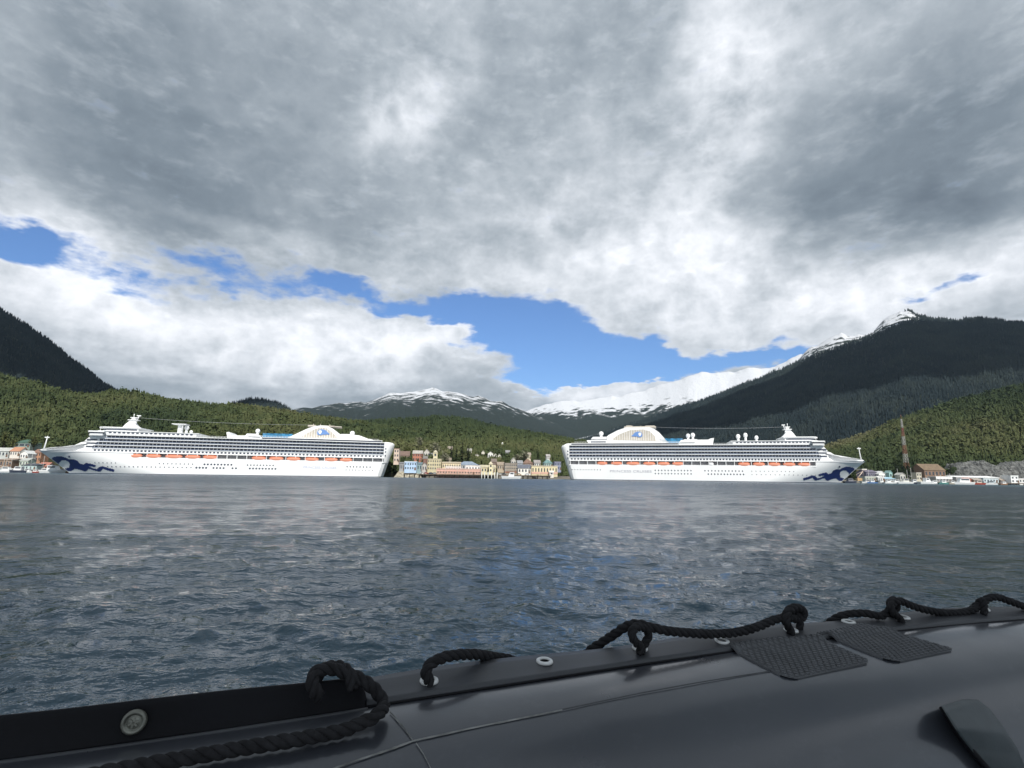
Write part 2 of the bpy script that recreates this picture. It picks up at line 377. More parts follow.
def scatter(V, nr, n, hmin, hmax, protos, wts, seed, tmax=1.06, tint=(0, 1), tfn=None, keep=None, zmin=3.0):
    g = np.random.default_rng(seed); W_ = V
    jmax = min(V.shape[0] - 1, nr + int(tmax > 1) * 3)
    P00 = W_[:jmax, :-1]; P10 = W_[1:jmax + 1, :-1]; P01 = W_[:jmax, 1:]
    area = np.linalg.norm(np.cross((P10 - P00)[..., :2], (P01 - P00)[..., :2]).reshape(jmax, -1, 1), axis=-1)
    pr = (area / area.sum()).ravel(); c = g.choice(len(pr), n, p=pr); i, j = np.divmod(c, V.shape[1] - 1)
    u = g.random(n)[:, None]; w = g.random(n)[:, None]
    P = P00[i, j] * (1 - u) * (1 - w) + P10[i, j] * u * (1 - w) + P01[i, j] * (1 - u) * w + W_[i + 1, j + 1] * u * w
    ok = P[:, 2] > zmin
    if keep is not None: ok &= keep(P, g)
    P = P[ok]; n = len(P)
    H = (hmin + (hmax - hmin) * g.random(n) ** 1.3) * (.8 + .4 * fbm(P[:, 0] * .02, P[:, 1] * .02, 3))
    T = np.clip(tint[0] + (tint[1] - tint[0]) * (.72 * np.clip((fbm(P[:, 0] * .011 + 9, P[:, 1] * .011, 4) - .5) * 2.0 + .5, 0, 1) + .28 * g.random(n)), 0, 1) if tfn is None else tfn(P, g)  # broad patches paint sun and cloud shade into the tree colour
    K = g.choice(len(protos), n, p=np.array(wts) / sum(wts)); VV = []; FF = []; TT = []; off = 0
    for k, (pv, pf) in enumerate(protos):
        s = np.where(K == k)[0]
        if not len(s): continue
        a = g.random(len(s)) * 6.28; ca, sa = np.cos(a)[:, None], np.sin(a)[:, None]; h = H[s][:, None]; fat = ((.55 + .35 * g.random(len(s))) if pv[:, 2].min() > .0 and len(pv) < 40 else (.8 + .5 * g.random(len(s))))[:, None] * h
        x = (pv[None, :, 0] * ca - pv[None, :, 1] * sa) * fat + P[s][:, 0:1]; y = (pv[None, :, 0] * sa + pv[None, :, 1] * ca) * fat + P[s][:, 1:2]; z = pv[None, :, 2] * h + P[s][:, 2:3] - .3
        VV.append(np.stack([x, y, z], -1).reshape(-1, 3)); nv = len(pv)
        FF.append((pf[None] + (np.arange(len(s)) * nv)[:, None, None] + off).reshape(-1, 3)); off += len(s) * nv
        TT.append(np.repeat(T[s], nv))
    return np.concatenate(VV), np.concatenate(FF), np.concatenate(TT)
def forest(name, parts, m):
    VV = []; FF = []; TT = []; o = 0
    for v, f, t in parts: VV.append(v); FF.append(f + o); TT.append(t); o += len(v)
    me = bpy.data.meshes.new(name); fast_mesh(me, np.concatenate(VV), np.concatenate(FF), False); me.materials.append(m)
    at = me.attributes.new('tint', 'FLOAT', 'POINT'); at.data.foreach_set('value', np.concatenate(TT).astype(np.float32))
    ob = bpy.data.objects.new(name, me); COL.objects.link(ob)
    return ob

M_soil = mat('forest_floor', (.035, .036, .02), .95, .1, var=.4, scale=.02)
M_near = mat('mixed_forest', (1, 1, 1), .8, .12, var=.18, scale=.3, tint=[(.024, .040, .022), (.044, .064, .028), (.068, .088, .036), (.098, .110, .046), (.134, .134, .068)])
M_dark = mat('spruce_forest', (1, 1, 1), .85, .1, var=.2, scale=.05, tint=[(.014, .025, .030), (.025, .038, .042), (.040, .054, .050)])

def mountain_mat(name, forest_col, snow_lo, snow_hi, scale, slope_dark=(.03, .033, .035), soft=.25, side=0.0, px=0.0, namp=2.4):
    """forest below, rock and snow above: snow lies by height, breaking up over a noisy belt and on steep faces"""
    m = bpy.data.materials.new(name); m.use_nodes = True; nt = m.node_tree; p = nt.nodes['Principled BSDF']; L = nt.links.new
    p.inputs['Roughness'].default_value = .9; p.inputs['Specular IOR Level'].default_value = .1
    def mm(op, a, b):
        n = nt.nodes.new('ShaderNodeMath'); n.operation = op
        for i, v in enumerate((a, b)):
            if isinstance(v, (int, float)): n.inputs[i].default_value = v
            else: L(v, n.inputs[i])
        return n.outputs[0]
    g = nt.nodes.new('ShaderNodeNewGeometry'); sp = nt.nodes.new('ShaderNodeSeparateXYZ'); L(g.outputs['Position'], sp.inputs[0])
    def nz(s, d, st=(1, 1, 1)):
        mp = nt.nodes.new('ShaderNodeMapping'); L(g.outputs['Position'], mp.inputs[0]); mp.inputs['Scale'].default_value = st
        q = nt.nodes.new('ShaderNodeTexNoise'); L(mp.outputs[0], q.inputs['Vector']); q.inputs['Scale'].default_value = s; q.inputs['Detail'].default_value = d; q.inputs['Roughness'].default_value = .65
        return q.outputs['Fac']
    hgt = mm('DIVIDE', mm('SUBTRACT', sp.outputs[2], snow_lo), snow_hi - snow_lo)
    if side: hgt = mm('ADD', hgt, mm('MULTIPLY', mm('SUBTRACT', px, sp.outputs[0]), side))
    h2 = mm('ADD', hgt, mm('MULTIPLY', mm('SUBTRACT', nz(scale, 9, (1, 1, .45)), .5), namp))
    mr = nt.nodes.new('ShaderNodeMapRange'); mr.interpolation_type = 'SMOOTHSTEP'; L(h2, mr.inputs[0]); mr.inputs[1].default_value = .5 - soft * .3; mr.inputs[2].default_value = .5 + soft * .3
    cr = nt.nodes.new('ShaderNodeValToRGB'); L(nz(scale * 5, 6), cr.inputs[0])
    cr.color_ramp.elements[0].position = .35; cr.color_ramp.elements[1].position = .7
    cr.color_ramp.elements[0].color = (*[c * .6 for c in forest_col], 1); cr.color_ramp.elements[1].color = (*[c * 1.5 for c in forest_col], 1)
    mx = nt.nodes.new('ShaderNodeMix'); mx.data_type = 'RGBA'; L(mr.outputs[0], mx.inputs[0]); L(cr.outputs[0], mx.inputs[6]); mx.inputs[7].default_value = (.60, .62, .66, 1)
    L(mx.outputs[2], p.inputs['Base Color'])
    b = nt.nodes.new('ShaderNodeBump'); b.inputs['Strength'].default_value = .5; b.inputs['Distance'].default_value = 30; L(nz(scale * 3, 6), b.inputs['Height']); L(b.outputs[0], p.inputs['Normal'])
    return m, mr

FOR = (.016, .024, .020)
# far snow ridge, middle snow-topped mountain, the big right-hand mountain, left mountain, wooded knoll
m1, _ = mountain_mat('snow_ridge_ground', FOR, 540, 860, .009, soft=.4, namp=2.4)
terrain('snow_mountain', [(470, 430), (505, 412), (525, 412), (540, 406), (553, 403), (568, 401), (585, 400), (600, 398), (606, 397), (612, 395), (618, 396), (632, 392.5), (660, 385), (690, 376), (705, 373), (730, 371), (745, 370), (752, 368), (770, 368), (800, 355), (850, 345), (950, 345)], 6400, 3400, m1, amp=.022, naz=320, nr=80, seed=2, pw=1.1)
m2, _ = mountain_mat('snow_cap_ground', FOR, 505, 925, .011, soft=.8, namp=2.6)
terrain('mountain', [(230, 425), (290, 411), (300, 408), (312, 409), (322, 406), (335, 403), (345, 404), (352, 402), (365, 402), (378, 398), (390, 393), (400, 393), (410, 391), (420, 391), (432, 389), (442, 391), (455, 392), (465, 395), (478, 396), (488, 400), (500, 402), (515, 407), (530, 413), (550, 420), (575, 428), (600, 436), (640, 448)], 5200, 2600, m2, amp=.06, naz=320, nr=80, seed=5, pw=1.0)
m3, _ = mountain_mat('spruce_mountain_ground', (.030, .040, .034), 768, 908, .020, soft=.3, side=.0026, px=2040, namp=2.6)
deer = [(540, 445), (600, 432), (640, 420), (661, 412), (687, 404), (705, 397), (722, 391), (745, 382), (763, 376), (776, 369), (788, 364), (797, 360), (803, 355), (812, 346), (820, 341), (832, 336), (842, 333), (849, 337), (858, 334), (866, 332), (874, 328), (882, 320), (890, 313), (899, 307.5), (906, 310), (915, 314), (928, 317), (948, 319), (965, 318), (978, 318.5), (1000, 320), (1024, 322), (1100, 326), (1200, 342), (1400, 372)]
Vd, nd_ = terrain('mountain', deer, 3500, 1350, m3, amp=.05, naz=420, nr=110, drop=8, seed=9, pw=1.05)
m4, _ = mountain_mat('dark_slope_ground', (.028, .038, .032), 5000, 5400, .006)
Ve, ne_ = terrain('mountain', [(-420, 170), (-250, 215), (-120, 252), (-50, 284), (0, 306), (10, 312), (22, 319), (33, 328), (45, 336), (60, 347), (75, 359), (88, 370), (100, 378), (115, 388), (130, 394), (150, 402), (180, 412), (220, 425)], 2500, 1150, m4, amp=.05, naz=260, nr=80, drop=9, seed=13)
Vk, nk_ = terrain('hill', [(205, 418), (226, 406), (232, 402), (245, 398), (258, 396), (270, 398), (280, 402), (290, 408), (310, 418)], 1900, 1450, m4, amp=.04, naz=60, nr=30, drop=6, seed=17)
# near forested hills
Vf, nf_ = terrain('hill', [(-420, 330), (-200, 352), (-100, 360), (0, 374), (30, 381), (60, 390), (90, 394), (108, 392), (118, 389), (135, 390), (150, 394), (170, 399), (200, 402), (225, 404), (250, 405), (280, 409), (310, 414), (340, 419), (380, 425), (430, 434), (500, 452)], 880, '62', M_soil, amp=.07, naz=240, nr=60, drop=11, pw=.9, seed=21)
Vg, ng_ = terrain('hill', [(240, 440), (300, 427), (355, 421), (400, 418), (425, 417), (440, 415), (460, 417), (475, 420), (490, 424), (530, 431), (570, 438), (610, 445), (680, 452), (760, 455), (850, 458)], 1120, '110', M_soil, amp=.06, naz=240, nr=60, drop=12, pw=1.0, seed=25)
Vh, nh_ = terrain('hill', [(740, 462), (790, 453), (815, 448), (840, 442), (870, 431), (905, 416), (940, 404), (985, 393), (1024, 383), (1100, 366), (1250, 345), (1500, 330)], 1350, '90', M_soil, amp=.06, naz=240, nr=60, drop=12, pw=1.15, seed=29)
# land behind the quays
def build_land():
    b = MB(); m = mat('gravel_ground', (.16, .15, .13), .95, .1, var=.35, scale=.08)
    ss = np.linspace(-1200, 1500, 90); rows = [(30, -3), (34, 1.0), (40, 2.4), (46, 2.6), (120, 3.2), (260, 4.5), (2500, 5)]
    def basin(s): return 55 * (min(max((s + 430) / 30, 0), 1) * min(max((-80 - s) / 20, 0), 1) + min(max((s - 25) / 20, 0), 1) * min(max((360 - s) / 40, 0), 1))
    v = [quay(s, o + (12 * math.sin(s * .013) + 5 * math.sin(s * .05) + basin(s) if o < 50 else 0), z) for o, z in rows for s in ss]; n = len(ss)
    f = [(i * n + j, i * n + j + 1, (i + 1) * n + j + 1, (i + 1) * n + j) for i in range(len(rows) - 1) for j in range(n - 1)]
    b.add(v, f, 0, True); tag(b.build('ground', m), kind='structure')
build_land()

def forests():
    wmix = [3, 3, 3, 3, 3, .8, .8, .8, .8]; wcon = [1, 1, 1, 1, 1, .12, .12, .12, .12]
    def open_ground(s0, s1, offmax):
        def k(P, g):
            s = (P - O_) @ T_; o = (P - O_) @ N_
            return ~((s > s0) & (s < s1) & (o < offmax))
        return k
    a = scatter(Vf, nf_, 44000, 8, 16, PROTO, wmix, 1, tint=(.02, .95), keep=open_ground(-520, -400, 90))
    tag(forest('forest', [a], M_near), 'sunlit mixed green forest covering the hill behind the ship moored with its bow left', 'forest', kind='stuff')
    def tg(P, g):                                    # paler broadleaf belt low over the town, darker spruce above
        return np.clip(.08 + .55 * np.exp(-((P[:, 2] - 30) / 38) ** 2) * fbm(P[:, 0] * .01, P[:, 1] * .01, 3) * 1.4 + .25 * g.random(len(P)), 0, 1)
    b = scatter(Vg, ng_, 42000, 8, 17, PROTO, wcon, 2, tfn=tg, keep=open_ground(-112, 62, 162))
    tag(forest('forest', [b], M_near), 'dark spruce forest on the low hill above the town between the ships', 'forest', kind='stuff')
    def th(P, g):  # painted by height: sunlit belt low down, cloud shade above
        return np.clip(.05 + 1.0 * np.exp(-((P[:, 2] - 72) / 45) ** 2) * fbm(P[:, 0] * .006 + 4, P[:, 1] * .006, 3) * 1.5 + .22 * g.random(len(P)), 0, 1)
    c = scatter(Vh, nh_, 48000, 8, 18, PROTO, wmix, 3, tfn=th)
    tag(forest('forest', [c], M_near), 'yellow green and dark forest on the slope behind the lattice tower', 'forest', kind='stuff')
    d = scatter(Vd, nd_, 95000, 11, 22, PROTO_FAR, [1] * 4, 4, tint=(0, 1), keep=lambda P, g: (P[:, 2] < 772 + .37 * (P[:, 0] - 2040) + 55 * g.random(len(P))) | (P[:, 0] > 2130))
    tag(forest('forest', [d], M_dark), 'dark blue green forest over the big mountain at right', 'forest', kind='stuff')
    e = scatter(Ve, ne_, 34000, 9, 18, PROTO_FAR, [1] * 4, 5, tint=(0, .9))
    tag(forest('forest', [e], M_dark), 'dark forest on the steep mountain at far left', 'forest', kind='stuff')
    k = scatter(Vk, nk_, 5000, 7, 13, PROTO_FAR, [1] * 4, 6, tint=(0, .8))
    tag(forest('forest', [k], M_dark), 'dark wooded knoll rising behind the left ship amidships', 'forest', kind='stuff')
forests()

# ------------------------------------------------------------------ unseen clouds added to cast the shade on the boat and far slopes
def cloud(label, c, rx, ry, th, seed):
    g = np.random.default_rng(seed); n, m = 72, 40; v = []
    for i in range(m + 1):
        ph = math.pi * i / m
        for j in range(n):
            a = 2 * math.pi * j / n; d = np.array([math.sin(ph) * math.cos(a), math.sin(ph) * math.sin(a), math.cos(ph)])
            k = .72 + .62 * fbm(np.array([d[0] * 2.2 + seed + d[2]]), np.array([d[1] * 2.2 + seed * 2 - d[2]]), 5)[0]
            v.append((c[0] + d[0] * rx * k, c[1] + d[1] * ry * k, c[2] + d[2] * th * k * (1.0 if d[2] > 0 else .35)))
    f = np.array([(i * n + j, (i + 1) * n + j, (i + 1) * n + (j + 1) % n, i * n + (j + 1) % n) for i in range(m) for j in range(n)])
    me = bpy.data.meshes.new('cloud'); fast_mesh(me, np.array(v), f); me.materials.append(M_cloud); o = bpy.data.objects.new('cloud', me); COL.objects.link(o)
    tag(o, label, None, None, 'stuff')
M_cloud = mat('cloud_vapour', (.80, .80, .81), 1.0, 0, var=.04, scale=.004)
SDV = np.array(sd)
cloud('unseen cloud overhead behind the boat shading it', np.array([0, 0, 0]) + SDV * (1500 / SDV[2]), 300, 300, 160, 3)
cloud('broad cloud beyond the right edge of the view shading the big mountain', np.array([1780, 2260, 420]) + SDV * (1900 / SDV[2]), 1250, 640, 260, 5)
cloud('high unseen cloud overhead shading the left mountain', np.array([-1650, 1900, 350]) + SDV * (2300 / SDV[2]), 950, 800, 300, 9)


# ------------------------------------------------------------------ damp sea air
def build_haze():
    m = bpy.data.materials.new('sea_air'); m.use_nodes = True; nt = m.node_tree; nt.nodes.clear()
    v = nt.nodes.new('ShaderNodeVolumePrincipled'); v.inputs['Color'].default_value = (.62, .80, 1, 1); v.inputs['Density'].default_value = 2.7e-5; v.inputs['Anisotropy'].default_value = .2
    o = nt.nodes.new('ShaderNodeOutputMaterial'); nt.links.new(v.outputs[0], o.inputs['Volume'])
    b = MB(); b.box(-9000, 9000, -9000, 9000, -9, 1360); h = b.build('haze', m); tag(h, kind='stuff')
build_haze()
# ------------------------------------------------------------------ cruise ships
SM = dict(
    white=mat('ship_white', (.80, .81, .82), .45, .4, var=.03, scale=.08),
    cream=mat('ship_grille', (.50, .46, .40), .6, .3, var=.12, scale=.6),
    boot=mat('boot_topping', (.02, .03, .07), .5, .4),
    navy=mat('navy_paint', (.015, .03, .14), .45, .4, var=.15, scale=.3),
    glass=mat('tinted_glass', (.045, .055, .085), .12, .6, var=.45, scale=.25),
    balus=mat('balustrade_glass', (.20, .24, .32), .15, .6, var=.25, scale=.3),
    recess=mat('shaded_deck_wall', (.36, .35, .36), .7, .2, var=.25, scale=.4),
    orange=mat('lifeboat_orange', (.72, .29, .19), .5, .4, var=.1, scale=.6),
    rust=mat('canopy_red', (.62, .21, .12), .55, .3, var=.15, scale=.6),
    dred=mat('davit_red', (.36, .08, .05), .6, .3),
    divider=mat('balcony_divider', (.50, .52, .56), .5, .3, var=.1),
    blue=mat('pool_screen_blue', (.05, .22, .40), .2, .5, var=.3, scale=.25),
    emb=mat('emblem_blue', (.14, .27, .58), .45, .4, var=.1),
    letter=mat('hull_letter_blue', (.46, .49, .64), .5, .3, var=.02),
    letter2=mat('hull_letter_grey', (.44, .44, .50), .5, .3, var=.02),
    grey=mat('ship_grey', (.42, .43, .45), .5, .3, var=.1, scale=.3),
)
L_SHIP = 302.0; BEAM = 36.0
def stern_x(z): return 2.0 + 6.5 * max(0., 1 - max(z, 0) / 26.) ** 1.2 + (3 if z < 0 else 0)
def bow_x(z): return L_SHIP - 31 * (1 - min(max(z, -3) / 18.5, 1.0)) ** .95 if z > 0 else 271 - .5 * z
def hull_hb(x, z):
    k = min(max(z / 18.5, 0), 1.); run = 84 - 24 * k; p = 1.75 + 1.1 * k
    q = min(max((bow_x(z) - x) / run, 0), 1.); h = 18 * (1 - (1 - q) ** p)
    r = min(max((x - stern_x(z)) / 7.0, 0), 1.); h *= .30 + .70 * math.sqrt(1 - (1 - r) ** 2.0)
    return max(h, .03)

def ship_frame(dirn, xs, Zs, xb, Zb):
    """where a ship lies: near edge of its stern seen in column xs at depth Zs, tip of its bow in column xb at depth Zb"""
    def P(x, y, Z): d = ray(x, y); q = CAM + d * (Z / d[1]); q[2] = 0; return q
    P1, P2 = P(xs, 442, Zs), P(xb, 452 if dirn < 0 else 462, Zb); t = P2 - P1
    for _ in range(8):
        t /= np.linalg.norm(t); Tq = t * dirn; Nq = np.array([-Tq[1], Tq[0], 0]); t = P2 - (P1 + 18 * Nq)
    L = np.linalg.norm(t); Tq = t / L * dirn
    return P1, Tq, np.array([-Tq[1], Tq[0], 0]), L / L_SHIP
def on_ship(fr_, dirn, x, y, off=0):             # pixel -> (metres from the stern in ship units, height)
    Oq, Tq, Nq, k = fr_; d = ray(x, y); q = (Nq @ Oq + off - Nq @ CAM) / (Nq @ d); P = CAM + d * q
    return float((P - Oq) @ Tq) * dirn / k, float(P[2])
def ship_warp(fr_, dirn, s_old):
    """feature positions were measured along the quay line: carry them over to the ship's own axis"""
    Oq, Tq, Nq, k = fr_; xs = np.linspace(-30, 340, 160); out = []
    for x in xs:
        d = quay(s_old + dirn * x, 0, 8) - CAM; q = (Nq @ Oq - Nq @ CAM) / (Nq @ d); out.append(float((CAM + d * q - Oq) @ Tq) * dirn / k)
    out = np.array(out); kx = np.array([-30, 0] + list(range(30, 251, 20)) + [302, 340]); ko = np.interp(kx, xs, out); ko[0] = -30; ko[1] = 0; ko[-2] = 302; ko[-1] = 340
    return xs, np.interp(xs, kx, ko)
def make_ship(dirn, fr_, cfg):
    O_, T_, N_, KX = fr_; TH = math.atan2(T_[1], T_[0]); KZ = cfg['kz']; s0 = 0.0; wx, wo = ship_warp(fr_, dirn, cfg['s_old'])
    def G(x): return float(np.interp(x, wx, wo))
    base = O_.copy()
    def T(x, y, z): return O_ + T_ * (dirn * G(x) * KX) + N_ * y + np.array([0, 0, z * KZ])
    root = empty('cruise_ship', base, cfg['label'], 'cruise ship')
    def repeats(name, m, parent, boxes):           # equal small pieces, each an object of its own on one shared mesh
        first = None
        for (x0, x1, y0, y1, z0, z1) in boxes:
            c = T((x0 + x1) / 2, (y0 + y1) / 2, (z0 + z1) / 2) - base
            if first is None:
                q = MB(); w, d, h = (x1 - x0) / 2, (y1 - y0) / 2, (z1 - z0) / 2; q.box(-w, w, -d, d, -h, h); q.v = [tuple(T_ * p[0] + N_ * p[1] + np.array([0, 0, p[2]])) for p in q.v]
                first = o = q.build(name, m, parent, None)
            else: o = copy_to(first, parent, (0, 0, 0))
            o.location = Vector(c)
    class B(MB):
        def build(s, name, mats, parent=root, recalc=True):
            s.v = [tuple(T(*p)) for p in s.v]
            return MB.build(s, name, mats, parent, base, recalc=recalc)
    # hull: lofted through waterlines, raised forecastle
    b = B(); US = np.concatenate([np.linspace(0, .05, 6), np.linspace(.08, .66, 20), np.linspace(.69, 1, 26)])
    def shell(zs, u0, zmap=None):
        us = US if u0 is None else None; rows = []
        for z in zs:
            x0 = stern_x(z) if u0 is None else u0; x1 = bow_x(z)
            ux = US if u0 is None else np.linspace(0, 1, 30) ** .8
            rows.append([(x0 + (x1 - x0) * u, z) for u in ux])
        n = len(rows[0]); v = []; f = []; mi = []
        for side in (-1, 1):
            o = len(v)
            for r in rows:
                for x, z in r: v.append((x, 18 + side * hull_hb(x, z), z))
            for i in range(len(rows) - 1):
                for j in range(n - 1):
                    f.append((o + i * n + j, o + i * n + j + 1, o + (i + 1) * n + j + 1, o + (i + 1) * n + j)); mi.append(1 if rows[i + 1][0][1] <= .5 else 0)
        h = len(v) // 2; t = (len(rows) - 1) * n
        for j in range(n - 1): f.append((t + j, t + j + 1, h + t + j + 1, h + t + j)); mi.append(0)          # deck
        for i in range(len(rows) - 1):                                                                   # transom and stem
            f.append((i * n, (i + 1) * n, h + (i + 1) * n, h + i * n)); mi.append(1 if rows[i + 1][0][1] <= .5 else 0)
            f.append((i * n + n - 1, (i + 1) * n + n - 1, h + (i + 1) * n + n - 1, h + i * n + n - 1)); mi.append(0)
        k0 = len(b.f); b.add(v, f, 0, False)
        for q, m_ in enumerate(mi): b.m[k0 + q] = m_; b.smooth[k0 + q] = False
    shell([-3, -1, .45, 2, 4, 6, 8, 10, 12, 12.9], None)
    shell([12.9, 14, 15.5, 17, 18.2], cfg['fore_x'])
    hull = b.build('hull', [SM['white'], SM['boot']])
    # rubbing line along the forecastle and the forecastle hump with breakwater
    b = B()
    for i in range(30):
        x0 = cfg['fore_x'] + (bow_x(17) - cfg['fore_x']) * i / 30; x1 = cfg['fore_x'] + (bow_x(17) - cfg['fore_x']) * (i + 1) / 30
        y0 = 18 - hull_hb(x0, 17.1) - .12; y1 = 18 - hull_hb(x1, 17.1) - .12
        b.add([(x0, y0, 16.8), (x1, y1, 16.8), (x1, y1, 17.15), (x0, y0, 17.15), (x0, y0 + .4, 16.8), (x1, y1 + .4, 16.8), (x1, y1 + .4, 17.15), (x0, y0 + .4, 17.15)],
              [(0, 1, 2, 3), (4, 7, 6, 5), (0, 4, 5, 1), (3, 2, 6, 7)])
    b.build('rubbing_band', SM['grey'])
    b = B(); top = [(240, 18.2), (297, 18.2), (300, 18.9), (297, 19.6), (286, 20.6), (268, 21.5), (262, 22.6), (257, 25), (252, 26), (240, 26)]
    n = len(top); v = []
    for y in (-1, 1):
        for x, z in top: v.append((x, 18 + y * (max(hull_hb(min(x, 300), 18.2) - .5 - (z - 18.2) * .25, .2)), z))
    b.add(v, [tuple(range(n)), tuple(range(2 * n - 1, n - 1, -1))] + [(i, i + n, (i + 1) % n + n, (i + 1) % n) for i in range(n)])
    b.build('forecastle', SM['white'])
    b = B(); b.tube([(297, 18, 19.5), (296, 18, 25), (295.4, 18, 30)], [.7, .5, .35], 6); b.box(293.6, 297.6, 17.6, 18.4, 28.6, 29.4); b.build('jackstaff', SM['white'])
    # promenade recess with davits
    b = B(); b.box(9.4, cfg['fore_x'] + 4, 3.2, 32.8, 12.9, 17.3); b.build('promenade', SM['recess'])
    b = B()
    for x in np.arange(10, cfg['fore_x'], 8.0): b.box(x, x + .5, .25, 3.1, 12.9, 17.3)
    b.box(9.4, cfg['fore_x'], .05, .25, 12.9, 13.9, 0); b.box(9.4, cfg['fore_x'], .05, 3.2, 17.1, 17.34, 0)
    b.build('promenade_screen', SM['white'])
    # superstructure core
    b = B(); fx = 249.0
    def front(x0, y0, y1, x1, bulge=7, n=9):
        return [(x0, y0)] + [(x1 + bulge * math.sin(math.pi * i / (n - 1)) ** .7, y0 + (y1 - y0) * i / (n - 1)) for i in range(n)] + [(x0, y1)]
    for i, (z0, z1) in enumerate([(17.35, 20.1), (20.1, 22.85), (22.85, 25.6), (25.6, 28.35), (28.35, 31.1)]):
        b.plan(front(9.2, 1.8, 34.2, fx + 6 - 2.2 * i), z0, z1 + .002 * i)
    b.build('superstructure', SM['white'])
    # stern block, rounded off towards the quarter
    b = B(); rows = []
    for z, xo in [(12.9, stern_x(12.9)), (15, stern_x(15)), (18, stern_x(18)), (22, 2.2), (26, 1.0), (29, .3), (30.6, .4), (31.6, 1.4), (32.0, 3.0)]:
        half = [(xo + 7 * (1 - math.cos(a)), 18.05 * (.30 + .70 * math.sin(a) ** .8)) for a in np.linspace(0, math.pi / 2, 9)]
        rows.append([(9.4, 18 - 18.05)] + [(min(x, 9.3), 18 - h) for x, h in half[::-1]] + [(min(x, 9.3), 18 + h) for x, h in half] + [(9.4, 36.05)])
        rows[-1] = [(x, y, z) for x, y in rows[-1]]
    n = len(rows[0]); assert all(len(r) == n for r in rows)
    b.add([p for r in rows for p in r], [(i * n + j, i * n + j + 1, (i + 1) * n + j + 1, (i + 1) * n + j) for i in range(len(rows) - 1) for j in range(n - 1)] + [tuple(range((len(rows) - 1) * n, len(rows) * n))], 0, True)
    b.build('stern_block', SM['white'])
    sb_ = [o for o in root.children if o.name.startswith('stern_block')][0]
    repeats('window', SM['glass'], sb_, [(7.6, 8.6, -.1, .9, z, z + 1.2) for z in (19.0, 22.4, 25.2)])
    # cabin window band
    b = B(); b.box(9.4, 247, .4, 1.75, 17.35, 20.05, 0); cb_ = b.build('cabin_deck', SM['white'])
    repeats('window', SM['glass'], cb_, [(x, x + 1.5, .3, .5, 18.2, 19.5) for x in np.arange(11, 244, 3.05)])
    # balcony decks
    for i in range(4):
        z = 20.1 + 2.75 * i; x1 = 246 - 2.2 * i - (3 if i > 2 else 0); b = B()
        b.box(9.4, x1, 0, 1.7, z - .05, z + .42, 0)
        b.box(9.4, x1, 1.6, 1.78, z + .42, z + 2.7, 1)
        b.box(9.4, x1, .02, .08, z + .42, z + (.95 if cfg['railh'] < 1 else 1.1), 2)
        for x in np.arange(9.5, x1, 3.05): b.box(x, x + (.14 if (i > 1) else .24), .35 + .35 * (i > 1), 1.6, z + .42, z + 2.70, 3)
        if i > 1: b.box(9.4, x1, -.02, .0, z + .05, z + .3, 0)
        b.build('balcony_deck', [SM['white'], SM['glass'], SM['balus'], SM['divider']])
    # top deck slab, its dark window strip, railing
    b = B(); b.box(9, 236, -.1, 36.1, 31.12, 31.75); b.box(12, 110, .6, 35.4, 31.75, 32.9, 1); b.box(11, 112, .1, 35.9, 32.9, 33.4); b.build('open_deck', [SM['white'], SM['glass']])
    b = B(); b.box(112, 236, .05, .17, 32.6, 32.8)
    for x in np.arange(113, 236, 2.4): b.box(x, x + .15, .05, .17, 31.75, 32.6)
    b.box(14, 112, .2, .3, 34.3, 34.5)
    for x in np.arange(15, 112, 2.4): b.box(x, x + .15, .2, .3, 33.4, 34.3)
    b.build('railing', SM['white'])
    # forward deckhouses
    b = B(); x0 = cfg['house'][0]; b.plan(front(x0, .8, 35.2, 240, 6), 31.76, 34.4); b.plan(front(x0 - 2, .2, 35.8, 243, 6), 34.4, 34.9)
    uh = b.build('deckhouse', SM['white'])
    repeats('window', SM['glass'], uh, [(x, x + 1.9, .65, .85, 32.7, 33.9) for x in np.arange(x0 + 3, 236, 3.6)])
    b = B(); b.plan(front(213, 4, 32, 238, 8), 34.9, 37.6); b.plan(front(211, 3, 33, 241, 8), 37.6, 38.3); uk = b.build('upper_deckhouse', SM['white'])
    b = B(); b.plan(front(214, 3.9, 32.1, 238.2, 8), 35.7, 36.7); b.build('window', SM['glass'], uk)
    b = B(); b.plan(front(238, -2.4, 38.4, 248, 6, 13), 30.6, 32.1, top=1.01); b.plan(front(237, -2.8, 38.8, 249, 6, 13), 33.3, 34.4); br = b.build('bridge', SM['white'])
    b = B(); b.plan(front(238.4, -2.2, 38.2, 248.2, 6, 13), 32.1, 33.3); b.build('window', SM['glass'], br)
    b = B(); b.tube([(244, 6, 34.4), (244, 6, 38.5)], .18, 6); b.build('antenna', SM['white'])
    # front of the superstructure: sloping screen down to the forecastle
    b = B(); b.prism([(238, 26), (254, 26), (252, 28), (249, 30.6), (238, 30.6)], 2.2, 33.8); fr = b.build('front_screen', SM['white'])
    repeats('window', SM['glass'], fr, [(244, 251, 1.6, 2.0, z, z + 1.0) for z in (21.2, 24.0, 26.8)])
    # radar mast
    b = B(); mx = cfg['mast']
    b.prism([(mx - 9, 38.3), (mx + 7, 38.3), (mx + 4.5, 41.5), (mx + 2, 44), (mx - 1, 47.5), (mx - 3.2, 47.5), (mx - 3.2, 43), (mx - 6, 40.2)], 15.5, 20.5)
    b.box(mx - 5.5, mx + 2.5, 14.5, 21.5, 45.3, 45.8); b.box(mx - 4.6, mx + 1.5, 17.2, 18.8, 47.5, 48.1)
